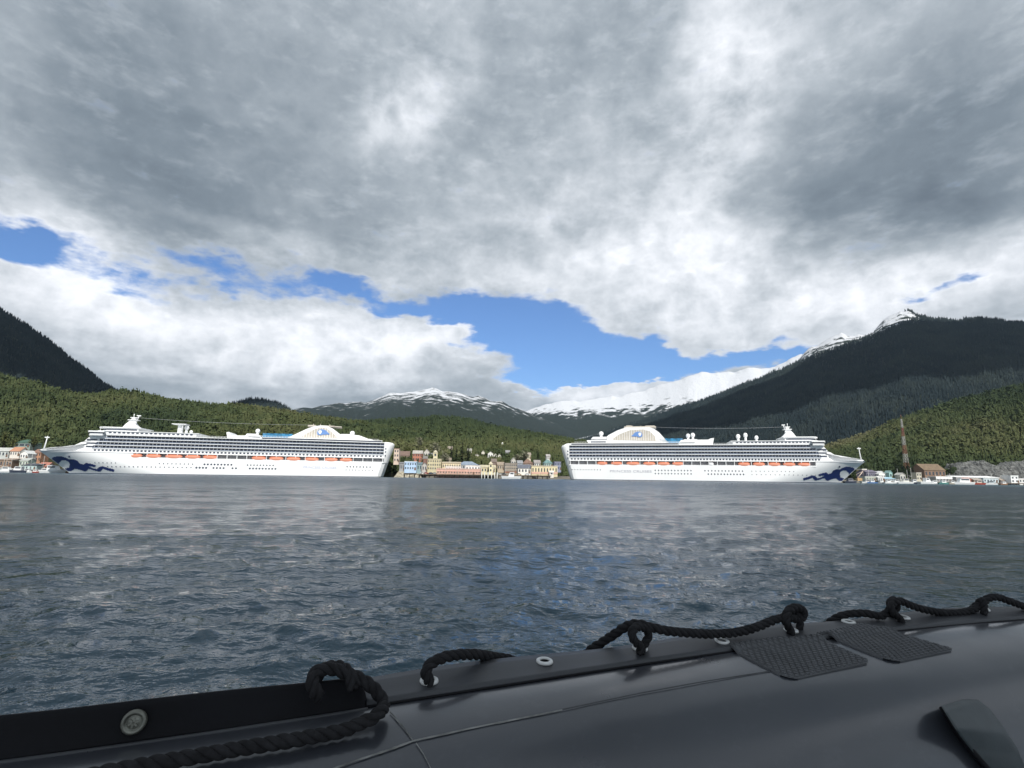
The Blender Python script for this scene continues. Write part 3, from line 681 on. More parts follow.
    b.tube([(mx - 1, 18, 47.5), (mx - 1, 18, 51)], .35, 6); b.tube([(mx - 4.2, 18, 45.8), (mx - 5.4, 18, 50)], .4, 6); b.box(mx - 6.8, mx - 3.4, 17.5, 18.5, 49.2, 50)
    b.sphere((mx - 3.5, 16, 43.4), 1.25, 10, 7); b.build('radar_mast', SM['white'])
    # satellite domes on pedestals
    for (x, y, z, r, zb) in cfg['domes']:
        b = B(); b.sphere((x, y, z), r, 16, 10); b.tube([(x, y, zb), (x, y, z - r * .7)], [r * .65, r * .5], 10); b.build('satellite_dome', SM['white'])
    if cfg.get('flat'):
        x, z = cfg['flat']; b = B(); b.box(x - 6, x + 6, 12, 24, z, z + .5); b.box(x - 1.5, x + 1.5, 15, 21, 34.9, z); b.box(x - 3, x - 2.6, 13, 13.6, 34.9, z); b.build('canopy_platform', [SM['white']])
    # amidships house ahead of the pool, pool screen
    b = B(); b.prism(cfg['mid'], 3, 33); b.prism([(p[0] + .4, p[1]) for p in cfg['mid2']], 2.6, 33.4); mh = b.build('midship_house', SM['white'])
    b = B(); b.box(cfg['mid2'][0][0] + 3, cfg['mid2'][1][0] - 4, 2.5, 2.8, cfg['mid2'][0][1] + 1.2, cfg['mid2'][0][1] + 1.9); b.build('window', SM['glass'], mh)
    b = B(); x0, x1, zt = cfg['pool']
    for k in range(8):
        xa = x0 + (x1 - x0) * k / 8; xb = x0 + (x1 - x0) * (k + .93) / 8; b.box(xa, xb, 6, 6.3, 31.8, zt - .35 * (k % 2)); b.box(xa, xb, 29.7, 30, 31.8, zt)
    b.box(x0, x1, 6, 30, zt, zt + .25); b.build('pool_screen', SM['blue'])
    # the arched funnel house
    b = B(); b.prism(cfg['arch'], 6, 30); ar = b.build('funnel_arch', SM['white'])
    b = B(); b.prism(cfg['grille'], 5.7, 6.2); g0 = b.build('grille', SM['cream'], ar)
    gx = [p[0] for p in cfg['grille']]
    b = B()
    def ztop(x):
        q = cfg['grille']; zs = []
        for i in range(len(q)):
            (xa, za), (xb, zb) = q[i], q[(i + 1) % len(q)]
            if xa != xb and min(xa, xb) <= x <= max(xa, xb): zs.append(za + (zb - za) * (x - xa) / (xb - xa))
        return min(zs), max(zs)
    for x in np.arange(min(gx) + 1.5, max(gx) - 1, 2.2):
        z0, z1 = ztop(x)
        if z1 - z0 > 1: b.box(x, x + .35, 5.45, 5.75, z0 + .1, z1 - .1)
    b.build('louvre', SM['white'], ar)
    ex, ez, es = cfg['emblem']
    wave = [(-5.2, -.6), (-4.6, 1.6), (-3, 2.7), (-1, 3.1), (1.4, 2.7), (3.2, 1.6), (4.4, .2), (6.2, -1.2), (5.2, -1.9), (3.6, -1.5), (2.4, -2.2), (.6, -1.7), (-.6, -2.4), (-2.6, -2.6), (-4.4, -2.2)]
    b = B(); b.prism([(ex + dx * es * cfg['eflip'], ez + dz * es) for dx, dz in wave], 5.2, 5.5, 0)
    fc = [(-2.5 + 1.5 * math.cos(a) + .3 * math.sin(2 * a), .2 + 1.9 * math.sin(a)) for a in np.linspace(0, 6.28, 13)[:-1]]
    b.prism([(ex + dx * es * cfg['eflip'], ez + dz * es) for dx, dz in fc], 5.0, 5.25, 1); b.build('emblem', [SM['emb'], SM['white']], ar)
    b = B()
    for x, z, w, h in cfg['archtop']: b.box(x, x + w, 9, 27, z, z + h)
    for x in (cfg['emblem'][0] - 5, cfg['emblem'][0] + 3, cfg['emblem'][0] + 9): b.tube([(x, 14, cfg['arch_z']), (x, 14, cfg['arch_z'] + 2.2)], .3, 6)
    b.build('funnel_cap', SM['cream'])
    for poly, y0, y1 in cfg['aft']:
        b = B(); b.prism(poly, y0, y1); b.build('aft_house', SM['white'])
    # stays between the masts
    for poly, y0, y1 in cfg.get('aft_win', []):
        b = B(); b.prism(poly, y0, y1); b.build('aft_window_band', SM['glass'])
    b = B(); p0 = np.array([mx - 3, 18, 48.]); p1 = np.array([cfg['emblem'][0] + 8, 18, cfg['arch_z'] + 1.5])
    b.tube([p0 * (1 - t) + p1 * t - np.array([0, 0, 6 * t * (1 - t)]) for t in np.linspace(0, 1, 12)], .07, 4); b.build('stay_wire', SM['grey'])
    # lifeboats: open-bottomed davit boats under orange canopies
    hb_ = None
    for (xa, xb, kind) in cfg['boats']:
        if hb_ is None:
            prof = []
            def lb(zs, ws, mi, nm, par, m):
                q = B(); n = 15; v = []; f = []
                for z, w, e in zip(zs, ws, (1,) * 9):
                    ring = []
                    for k in range(2 * n):
                        t = 2 * math.pi * k / (2 * n); c, s = math.cos(t), math.sin(t)
                        ring.append((math.copysign(abs(c) ** .8, c) * .5 * (1 - .10 * (zs[-1] - z) / 2) * (w[0]), math.copysign(abs(s) ** .6, s) * w[1], z))
                    v += ring
                m2_ = 2 * n
                for i in range(len(zs) - 1): f += [(i * m2_ + k, i * m2_ + (k + 1) % m2_, (i + 1) * m2_ + (k + 1) % m2_, (i + 1) * m2_ + k) for k in range(m2_)]
                f += [tuple(range(m2_)), tuple(range((len(zs) - 1) * m2_, len(zs) * m2_))]
                q.add(v, f, 0, True); q.v = [(dirn * p[0], p[1], p[2]) for p in q.v]
                return MB.build(q, nm, m, par, None, recalc=True)
            hm = lb([-1.8, -1.5, -.8, .2, .7], [(.6, .5), (.86, 1.3), (.97, 1.75), (1, 1.8), (1.0, 1.85)], 0, 'lifeboat', root, [SM['orange']])
            cm = lb([.7, 1.1, 1.5, 1.7], [(.97, 1.7), (.93, 1.5), (.8, 1.0), (.6, .5)], 0, 'canopy', hm, [SM['rust']])
            dv = MB()
            for sx in (0,):
                for (y0, y1, z0, z1) in ((1.2, 1.8, -2.0, 2.4), (-.4, 1.8, 2.0, 2.4)): dv.box(sx - .02 - (.16 if z0 > 0 else 0), sx + .02 + (.16 if z0 > 0 else 0), y0, y1, z0, z1)
            dm = dv.build('davit', SM['dred'], hm, None, recalc=True); dm.location = Vector((-.3, 0, 0)); dn = copy_to(dm, hm, Vector((.3, 0, 0))); hb_ = (hm, cm, dm, dn)
            o = hm; c = cm; d = dm
        else:
            o = copy_to(hb_[0], root, (0, 0, 0)); c = copy_to(hb_[1], o, (0, 0, 0)); d = copy_to(hb_[2], o, Vector((-.3, 0, 0))); copy_to(hb_[3], o, Vector((.3, 0, 0)))
        P = T((xa + xb) / 2, 1.35, cfg['boatz']) - base; w = abs(G(xb) - G(xa)) * KX * .98
        o.location = P
        # stretch along the ship only (the ship's axis is turned by TH in plan)
        o.rotation_euler = (0, 0, TH); o.scale = (w, .85, 1.12)
        if kind == 'white': o['label'] = 'white tender between the orange lifeboats'
        if kind == 'white':
            o.data = o.data.copy(); o.data.materials[0] = SM['white']; c.data = c.data.copy(); c.data.materials[0] = SM['grey']
    # portholes along the hull
    ph = None
    for z, runs in cfg['ports']:
        for xa, xb, st, r in runs:
            for x in np.arange(xa, xb, st):
                y = 18 - hull_hb(x, z); P = T(x, y - .06, z) - base
                if ph is None:
                    q = MB(); kk = 10
                    ring = [(math.cos(2 * math.pi * i / kk), math.sin(2 * math.pi * i / kk)) for i in range(kk)]
                    q.add([tuple(T_ * a_ + N_ * y_ + np.array([0, 0, c_])) for y_ in (0, .5) for a_, c_ in ring], [tuple(range(kk)), tuple(range(2 * kk - 1, kk - 1, -1))] + [(i, i + kk, (i + 1) % kk + kk, (i + 1) % kk) for i in range(kk)])
                    ph = q.build('porthole', SM['glass'], root, None, recalc=True); o = ph
                else: o = copy_to(ph, root, (0, 0, 0))
                o.location = P; o.scale = (r, 1, r)
    # painted wave-haired figurehead device on the bow: flat navy shapes laid on the plating
    b = B(); px_poly = [(215, 560), (250, 525), (300, 513), (350, 513), (400, 530), (430, 544), (480, 545), (520, 560), (545, 590), (590, 602), (612, 585), (660, 590), (720, 610), (712, 622), (660, 614), (632, 616), (690, 642), (735, 652), (760, 630), (800, 620), (860, 640), (925, 655), (915, 674), (860, 662), (800, 642), (770, 670), (745, 670), (690, 655), (640, 640), (625, 662), (600, 670), (540, 650), (490, 640), (450, 667), (372, 670), (372, 650), (430, 635), (440, 600), (430, 570), (395, 552), (350, 548), (318, 575), (292, 622), (262, 608), (225, 585)]
    poly = np.array([(30 + x * 90 / 987, 410 + y * 70 / 768) for x, y in px_poly])
    P2 = []
    for x, y in poly:
        off = 0.
        for it in range(40):
            xl, z = on_ship(EMF, -1, x, y, off); z /= EMK; xl = float(np.interp(xl, *EMW[::-1])); off += .5 * ((18 - hull_hb(xl, z)) - off)
        P2.append((xl, z))
    P2 = np.array(P2)
    # fill the outline with a fine grid so that it follows the flare
    def inside(p, Q):
        c = False; j = len(Q) - 1
        for i in range(len(Q)):
            if (Q[i][1] > p[1]) != (Q[j][1] > p[1]) and p[0] < (Q[j][0] - Q[i][0]) * (p[1] - Q[i][1]) / (Q[j][1] - Q[i][1]) + Q[i][0]: c = not c
            j = i
        return c
    gx0, gx1 = P2[:, 0].min(), P2[:, 0].max(); gz0, gz1 = P2[:, 1].min(), P2[:, 1].max(); st = .45
    for i in range(int((gx1 - gx0) / st) + 1):
        for j in range(int((gz1 - gz0) / st) + 1):
            xa, za = gx0 + i * st, gz0 + j * st
            if any(inside((xa + st / 2 + ox, za + st / 2 + oz), P2) for ox, oz in ((0, 0), (.1, .28), (-.1, -.28), (.25, 0), (-.25, 0))) and za > .5 and xa + st < bow_x(za) - .4:
                b.add([(q, 18 - hull_hb(q, w) - .10, w) for q, w in ((xa, za), (xa + st, za), (xa + st, za + st), (xa, za + st))], [(0, 1, 2, 3)])
    em = b.build('bow_emblem', SM['navy'], recalc=False)
    b = B(); xq = 266.5; b.sphere((xq, 18 - hull_hb(xq, 13.6) - .1, 13.4), .9, 8, 6); b.build('anchor', SM['boot'])
    # the line's name on the hull
    txt = bpy.data.curves.new('hull_lettering', 'FONT'); x = 0.0; xs0, xs1, zb, hh = cfg['text']
    txt.body = 'PRINCESS CRUISES'; txt.size = hh * 1.4; txt.extrude = .02; txt.space_character = 1.05
    to = bpy.data.objects.new('hull_lettering', txt); COL.objects.link(to)
    bpy.context.view_layer.update(); dg = bpy.context.evaluated_depsgraph_get()
    me = bpy.data.meshes.new_from_object(to.evaluated_get(dg)); bpy.data.objects.remove(to); bpy.data.curves.remove(txt)
    co = np.array([v.co for v in me.vertices]); wd = co[:, 0].max() - co[:, 0].min(); k = abs(xs1 - xs0) / wd
    sl_ = min(dirn * G(xs0), dirn * G(xs1)) * KX; k = abs(G(xs1) - G(xs0)) * KX / wd
    for v in me.vertices:
        p = O_ + T_ * (sl_ + (v.co.x - co[:, 0].min()) * k) + N_ * (-.16 - v.co.z) + np.array([0, 0, zb * KZ + v.co.y]) - base; v.co = p
    me.name = 'hull_lettering'; me.materials.clear(); me.materials.append(SM[cfg['tm']])
    o = bpy.data.objects.new('hull_lettering', me); COL.objects.link(o); o.parent = root
    return root
FL = ship_frame(-1, 395.8, 490, 37.5, 432); FR = ship_frame(1, 559.3, 513, 866, 462); EMF = FL; EMK = .97; EMW = ship_warp(FL, -1, -101.3)
def lx(px, py=460): return -101.3 - on_line(px, py, 0)[0]
def rx(px, py=465): return on_line(px, py, 0)[0] - 41.5
portA = [(8.9, [(20, 41, 2.7, .62), (100, 121, 2.6, .6), (134, 158, 2.7, .75), (165, 194, 3.3, .5), (226, 246, 3.4, .42)]),
         (6.0, [(18, 42, 2.7, .42), (98, 121, 2.6, .75), (130, 135, 2.8, .75), (140, 150, 2.7, .75), (154, 163, 2.6, .8), (166, 236, 3.5, .5)])]
make_ship(-1, FL, dict(kz=.97, s_old=-101.3,
    label='white cruise ship moored with its bow to the left below the green hill', fore_x=213, railh=.9, house=(165,), mast=224.5,
    domes=[(178.5, 18, 40.6, 2.1, 34.9), (175, 20, 37.2, 1.5, 34.9), (117.5, 14, 39.4, 2.1, 35.5), (36.5, 14, 40.2, 2.2, 35)], flat=(183.5, 43.0),
    mid=[(113, 31.76), (140, 31.76), (141.5, 36.6), (139.5, 37.2), (137, 34.2), (113, 34.6)], mid2=[(110, 31.76), (127, 31.76), (124, 36.2), (116, 36.2)],
    pool=(87, 112, 37.0),
    arch=[(100, 31.76), (95, 32.2), (86, 36.4), (76, 42), (70, 44.6), (64, 45.9), (58, 45.6), (53, 43.2), (47, 38.6), (43.5, 36.6), (41, 35.6), (22, 34.8), (16, 33.4), (14, 31.76)],
    grille=[(80.5, 34.4), (74, 38.8), (68, 42.6), (63, 43.9), (59, 43.6), (55, 41), (49.5, 35.8), (49.3, 34.4)], emblem=(61.5, 39.4, .95), eflip=-1, arch_z=45.6,
    archtop=[(52, 45.3, 12, .9), (68, 44.9, 7, 1.3), (46, 45.2, 7, .7)], aft=[([(22, 34.8), (49, 34.8), (46, 38.8), (40, 39), (30, 38)], 9, 27)],
    boats=[(lx(a), lx(b), k) for a, b, k in [(128, 141.5, ''), (144.5, 160.5, ''), (164, 182, ''), (184, 200, ''), (202, 217.5, ''), (251, 266, ''), (268.5, 283.5, ''), (286, 300.5, ''), (304, 319, ''), (324, 338, ''), (339.5, 352.5, '')]],
    boatz=14.7, ports=portA, text=(lx(304), lx(337), 6.9, 1.9), tm='letter'))
portB = [(9.0, [(12, 40, 2.6, .5), (88, 124, 3.0, .62), (134, 172, 3.2, .6), (178, 220, 4.0, .38)]), (6.2, [(88, 124, 3.0, .62), (137, 172, 3.0, .65), (178, 246, 4.4, .38)])]
make_ship(1, FR, dict(kz=1.01, s_old=41.5,
    label='white cruise ship moored with its bow to the right under the big mountain', fore_x=240, railh=1.1, house=(162,), mast=221,
    domes=[(169.5, 16, 39.6, 2.2, 34.9), (177.5, 20, 41.0, 2.2, 34.9), (188, 18, 38.6, 2.0, 34.9), (120.5, 14, 40.3, 2.1, 35.5), (125.5, 20, 41.4, 2.2, 35.5), (38, 14, 43.0, 2.2, 39.5)],
    mid=[(110, 31.76), (143, 31.76), (144.5, 37.6), (141, 37.2), (139, 36.2), (113, 36.0)], mid2=[(108, 31.76), (130, 31.76), (128, 36.6), (116, 36.6)],
    pool=(92, 115, 37.4),
    arch=[(106, 31.76), (102, 33), (97, 38.5), (93, 43), (88, 46.6), (84, 48.0), (62, 48.0), (54, 45.4), (46, 41.4), (44, 39.8), (44, 33.6), (14.5, 33.6), (14.5, 31.76)],
    grille=[(90, 35.2), (88.5, 40), (84, 44.2), (78, 45.8), (66, 45.4), (56, 41.8), (50, 38), (50, 36.4), (70, 36)], emblem=(72.5, 41.2, .9), eflip=-1, arch_z=48,
    archtop=[(60, 47.9, 30, 1.2), (62, 49, 5, 1.0), (80, 49, 9, .7)], aft=[([(27, 33.6), (44, 33.6), (44, 36.4), (25, 36.4)], 6, 30), ([(29, 37.4), (47, 37.4), (46, 39.6), (31, 39.6)], 7, 29), ([(32, 36.4), (44, 36.4), (44, 37.4), (32, 37.4)], 9, 27), ([(4, 32.0), (12, 32.0), (12, 33.4), (7, 33.2)], 3, 33)],
    boats=[(rx(a), rx(b), k) for a, b, k in [(597, 607.5, ''), (610.5, 622.5, ''), (626, 640, ''), (643, 655.5, ''), (657.5, 670, ''), (672, 684, ''), (708.5, 714, 'white'), (738, 750.5, ''), (753, 765.5, ''), (768, 781, ''), (783, 796, ''), (798, 811, '')]],
    aft_win=[([(29, 34.2), (43, 34.2), (43, 35.4), (29, 35.4)], 5.8, 6.3)], boatz=14.6, ports=portB, text=(rx(610), rx(651.5), 7.0, 2.1), tm='letter2'))
# ------------------------------------------------------------------ waterfront: buildings, wharves, boats, tower
M_pane = mat('window_pane', (.05, .06, .075), .15, .6, var=.3, scale=.5)
M_wood = mat('weathered_wood', (.14, .115, .09), .9, .2, var=.35, scale=.6)
M_pile = mat('pile_timber', (.045, .038, .032), .9, .2, var=.4, scale=.8)
M_pale = mat('pale_pile', (.55, .55, .52), .7, .2, var=.15)
M_conc = mat('concrete', (.36, .35, .33), .9, .2, var=.2, scale=.3)
def QT(s, o, z): return O_ + T_ * s + N_ * o + np.array([0, 0, z])
_win = None
def building(kind, label, cat, x0, x1, yt, yb, off, wall, roof, style='gable', depth=12, rh=3., rows=1, cols=4, ww=.45, base=None, group=None, door=True, ridge='s', band=None):
    """walls from pixel columns x0..x1 at the given distance behind the quay line, eaves at pixel row yt"""
    xm = (x0 + x1) / 2; s0, _ = on_line(x0, yb, off); s1, _ = on_line(x1, yb, off); _, zt = on_line(xm, yt, off); _, zb = on_line(xm, yb, off)
    zb = max(zb, 2.2) if base is None else base
    o0 = QT((s0 + s1) / 2, off, zb); w = s1 - s0; h = max(zt - zb, 2.2)
    r = empty(kind, o0, label, cat, group)
    def LB():
        b = MB(); return b
    def fin(b, name, m, par=r):
        b.v = [tuple(T_ * p[0] + N_ * p[1] + np.array([0, 0, p[2]])) for p in b.v]
        return b.build(name, m, par, None, recalc=True)
    b = LB(); b.box(-w / 2, w / 2, 0, depth, -2.5, h)
    if style == 'gable' and ridge == 'o': b.prism([(-w / 2, h), (w / 2, h), (0, h + rh)], .02, depth - .02)
    if style == 'gable' and ridge == 's': b.add([(sx * w / 2 * .998, y, z) for sx in (-1, 1) for y, z in ((.02, h), (depth - .02, h), (depth / 2, h + rh))], [(0, 1, 2), (3, 5, 4), (0, 3, 4, 1), (1, 4, 5, 2), (2, 5, 3, 0)])
    fin(b, 'wall', paint(wall, .8, .12, .25))
    b = LB(); e = .5; t = .3; q = paint(roof, .8, .2, .4)
    if style == 'flat': b.box(-w / 2 - .2, w / 2 + .2, -.25, depth + .2, h + .003, h + .7)
    elif style == 'shed': b.add([(x, y, z) for x in (-w / 2 - e, w / 2 + e) for y, z in ((-e, h), (-e, h + t), (depth + e, h + rh + t), (depth + e, h + rh))], [(0, 1, 2, 3), (7, 6, 5, 4), (0, 4, 5, 1), (1, 5, 6, 2), (2, 6, 7, 3), (3, 7, 4, 0)])
    elif style == 'hip':
        k = min(w, depth) / 2 * .8
        b.add([(-w / 2 - e, -e, h), (w / 2 + e, -e, h), (w / 2 + e, depth + e, h), (-w / 2 - e, depth + e, h), (-w / 2 + k, depth / 2, h + rh), (w / 2 - k, depth / 2, h + rh)], [(0, 1, 5, 4), (1, 2, 5), (2, 3, 4, 5), (3, 0, 4), (3, 2, 1, 0)])
    elif ridge == 's':
        for sg in (0, 1):
            y0 = -e if sg == 0 else depth + e; ym = depth / 2; zl = h - e * rh / (depth / 2)
            b.add([(x, y, z) for x in (-w / 2 - e, w / 2 + e) for y, z in ((y0, zl + .02), (y0, zl + t), (ym, h + rh + t), (ym, h + rh + .02))], [(0, 1, 2, 3), (7, 6, 5, 4), (0, 4, 5, 1), (1, 5, 6, 2), (2, 6, 7, 3), (3, 7, 4, 0)])
    else:
        for sg in (-1, 1):
            x0_ = sg * (w / 2 + e); zl = h - e * rh / (w / 2)
            b.add([(x, y, z) for y in (-e, depth + e) for x, z in ((x0_, zl + .02), (x0_, zl + t), (0, h + rh + t), (0, h + rh + .02))], [(0, 1, 2, 3), (7, 6, 5, 4), (0, 4, 5, 1), (1, 5, 6, 2), (2, 6, 7, 3), (3, 7, 4, 0)])
    fin(b, 'roof', q)
    if band:
        b = LB(); b.box(-w / 2 - .1, w / 2 + .1, -.35, -.003, h * band[0], h * band[1]); fin(b, 'fascia', paint(band[2], .7))
    first = None
    for i in range(rows):
        for j in range(cols):
            cw = w / cols; wx = -w / 2 + cw * (j + .5); fh = h / rows; wz = fh * (i + .52)
            if first is None:
                b = LB(); a = cw * ww / 2; c = fh * .24; b.box(-a, a, -.09, .1, -c, c); o = first = fin(b, 'window', M_pane)
            else: o = copy_to(first, r, (0, 0, 0))
            o.location = Vector(T_ * wx + np.array([0, 0, wz]))
    if door and h > 2.5:
        b = LB(); b.box(w * .32, w * .32 + min(1.6, w * .2), -.12, .05, .02, 2.3); fin(b, 'door', paint((.16, .10, .07)))
    return r
CREAM = (.62, .54, .36); WHITE = (.74, .74, .71); SALMON = (.52, .35, .28); TAN = (.55, .46, .33); GREY = (.40, .40, .40); SLATE = (.16, .18, .21); DKR = (.10, .10, .10)
# between the ships
building('apartment_house', 'narrow pale pink building partly hidden by the stern of the ship at left', 'building', 393.5, 398.6, 449, 462, 44, (.62, .50, .42), (.25, .18, .14), 'flat', 10, rows=3, cols=2)
building('house', 'brown roofed house on the slope behind the bright blue building', 'house', 399.5, 409, 455.5, 461, 90, (.30, .24, .18), (.17, .12, .10), 'gable', 12, 4.5, rows=1, cols=3)
building('shop', 'bright light blue two storey building at the waterfront', 'building', 404.3, 416.3, 462, 470.2, 20, (.44, .58, .76), (.55, .62, .68), 'flat', 14, rows=2, cols=5)
building('shop', 'small teal annex between the light blue and the yellow building', 'building', 416.8, 421.6, 464, 471, 24, (.26, .36, .38), (.16, .22, .25), 'shed', 10, 1.5, rows=1, cols=2)
building('shop', 'small grey shed against the right side of the teal annex', 'shed', 422, 426.5, 465, 471.5, 22, (.50, .47, .44), (.2, .19, .18), 'gable', 9, 2, rows=1, cols=2, ridge='o')
building('house', 'orange red house on the slope above the light blue building', 'house', 412.5, 422, 453.5, 461, 80, (.44, .19, .13), (.38, .36, .33), 'gable', 11, 3, rows=2, cols=4)
building('hotel', 'tall yellow building with dark window rows beside the salmon warehouse', 'building', 427.3, 440.8, 459.5, 470.2, 26, (.56, .50, .33), (.46, .42, .30), 'flat', 16, rows=3, cols=6)
tw = building('stair_tower', 'slim yellow tower rising on the back of the yellow building', 'tower', 433, 437.2, 452.5, 462, 43.5, (.58, .53, .37), (.46, .42, .32), 'hip', 5, 2.4, rows=2, cols=1, door=False)
building('warehouse', 'long salmon pink warehouse on piles at the water edge', 'warehouse', 436.5, 480.5, 469.8, 474.6, 6, SALMON, (.50, .33, .27), 'shed', 12, 1.0, rows=1, cols=16, ww=.3, band=(.62, .95, (.70, .42, .34)))
building('market_hall', 'white walled hall behind the left half of the salmon warehouse', 'building', 445.5, 461, 467, 471, 20, (.76, .70, .66), (.66, .62, .58), 'flat', 10, rows=1, cols=6, door=False)
building('shop', 'cream building with a flat front above the salmon warehouse', 'building', 442, 460.5, 463.3, 469, 34, (.70, .60, .42), (.44, .38, .28), 'shed', 14, 1.5, rows=1, cols=8)
building('market_hall', 'white flat hall behind the right half of the salmon warehouse', 'building', 465.5, 480.3, 466.2, 470.4, 20, (.78, .76, .74), (.70, .69, .67), 'flat', 10, rows=1, cols=5, door=False)
building('civic_hall', 'wide building with a blue grey roof behind the white halls', 'building', 457, 478.5, 465, 469.5, 44, (.40, .42, .44), (.22, .27, .34), 'hip', 16, 3.6, rows=1, cols=8)
building('church', 'cream church like building with a stubby tower right of the salmon warehouse', 'building', 481, 495.5, 467.6, 472.6, 18, (.68, .62, .42), (.46, .42, .30), 'gable', 14, 2.2, rows=1, cols=5)
building('clock_tower', 'stubby cream tower standing before the cream church like building', 'tower', 489, 492.4, 464.0, 472.4, 11, (.72, .66, .44), (.5, .45, .34), 'hip', 4, 2.2, rows=2, cols=1, door=False)
for i, (x0, x1, yt, yb, of, wl, lb) in enumerate([
        (474.5, 479, 455.5, 459.5, 175, (.58, .55, .50), 'beige house at the left end of the white row on the hillside'),
        (481.5, 484.6, 452.5, 458.5, 178, (.66, .62, .54), 'narrow cream house second in the white row on the hillside'),
        (487.8, 493, 453.5, 459, 176, WHITE, 'widest white house in the middle of the hillside row'),
        (493.6, 497, 455.5, 459.8, 172, (.72, .70, .64), 'low white house right of the widest hillside house'),
        (497.8, 501, 456, 460, 168, (.68, .66, .60), 'small white house at the right end of the hillside row')]):
    building('house', lb, 'house', x0, x1, yt, yb, of, wl, (.34, .32, .29), 'gable', 10, 2.4, rows=1, cols=2, group='houses in the row on the hillside', ridge='o')
building('house', 'white gabled house alone among the trees high above the yellow building', 'house', 420.6, 424.6, 439.7, 443.5, 330, WHITE, (.40, .40, .38), 'gable', 14, 4, rows=1, cols=2, ridge='o')
building('school', 'long white building highest up among the trees over the town', 'building', 428.2, 436.4, 436.4, 439.2, 400, (.66, .65, .60), (.52, .50, .46), 'flat', 14, rows=1, cols=7)
building('house', 'small grey roofed house among trees behind the orange red house', 'house', 410.4, 414.4, 447.6, 451, 200, (.40, .38, .33), (.33, .32, .30), 'gable', 10, 3, rows=1, cols=2)
building('house', 'white house with dark gable right of the orange red house', 'house', 423.5, 429.5, 452.2, 457.5, 110, (.58, .56, .52), (.22, .20, .19), 'gable', 10, 3.4, rows=1, cols=3, ridge='o')
building('white_beacon_house', 'tiny bright white tower house among trees above the town centre', 'tower', 501.8, 503.2, 443.4, 447.5, 300, (.82, .82, .80), (.7, .7, .68), 'hip', 4, 1.8, rows=2, cols=1, door=False)
building('office_block', 'grey brown block with a rusty base right of the cream tower', 'building', 504.8, 517.2, 463.8, 473, 16, (.33, .29, .24), (.28, .25, .22), 'flat', 14, rows=3, cols=6, band=(0.02, .16, (.30, .15, .10)))
building('house', 'small gabled house peeking over the grey brown block', 'house', 511.2, 516, 460.6, 465, 50, (.50, .48, .44), (.36, .35, .33), 'gable', 9, 3, rows=1, cols=2, ridge='o')
building('shop', 'white shop with a dark roof in the middle of the quay', 'building', 518, 530.6, 468, 473.4, 12, (.74, .72, .68), (.13, .14, .17), 'gable', 12, 3, rows=1, cols=4)
building('house', 'house with a big brown hipped roof behind the white shop', 'house', 523.4, 533, 463.5, 467, 60, (.36, .27, .21), (.20, .13, .10), 'hip', 14, 4.5, rows=1, cols=4)
building('arcade', 'long cream arcade with a pink base beside the stern of the right ship', 'building', 531.5, 557.5, 466.4, 474, 10, (.66, .58, .38), (.50, .45, .35), 'flat', 12, rows=1, cols=9, ww=.4, band=(.0, .26, (.62, .40, .32)))
building('shop', 'teal roofed building behind the cream arcade', 'building', 544.4, 552.2, 463, 467, 40, (.32, .44, .42), (.15, .25, .25), 'hip', 12, 3.5, rows=1, cols=4)
building('shop', 'blue grey building between the teal roof and the right ship', 'building', 554.6, 561, 462.2, 470, 100, (.26, .28, .38), (.20, .20, .28), 'flat', 12, rows=2, cols=4)
building('kiosk', 'small white kiosk roofed hut in front of the cream arcade', 'kiosk', 549.6, 553.6, 472.3, 475, 6, (.72, .68, .62), (.6, .58, .55), 'gable', 4, 1.3, rows=1, cols=1)

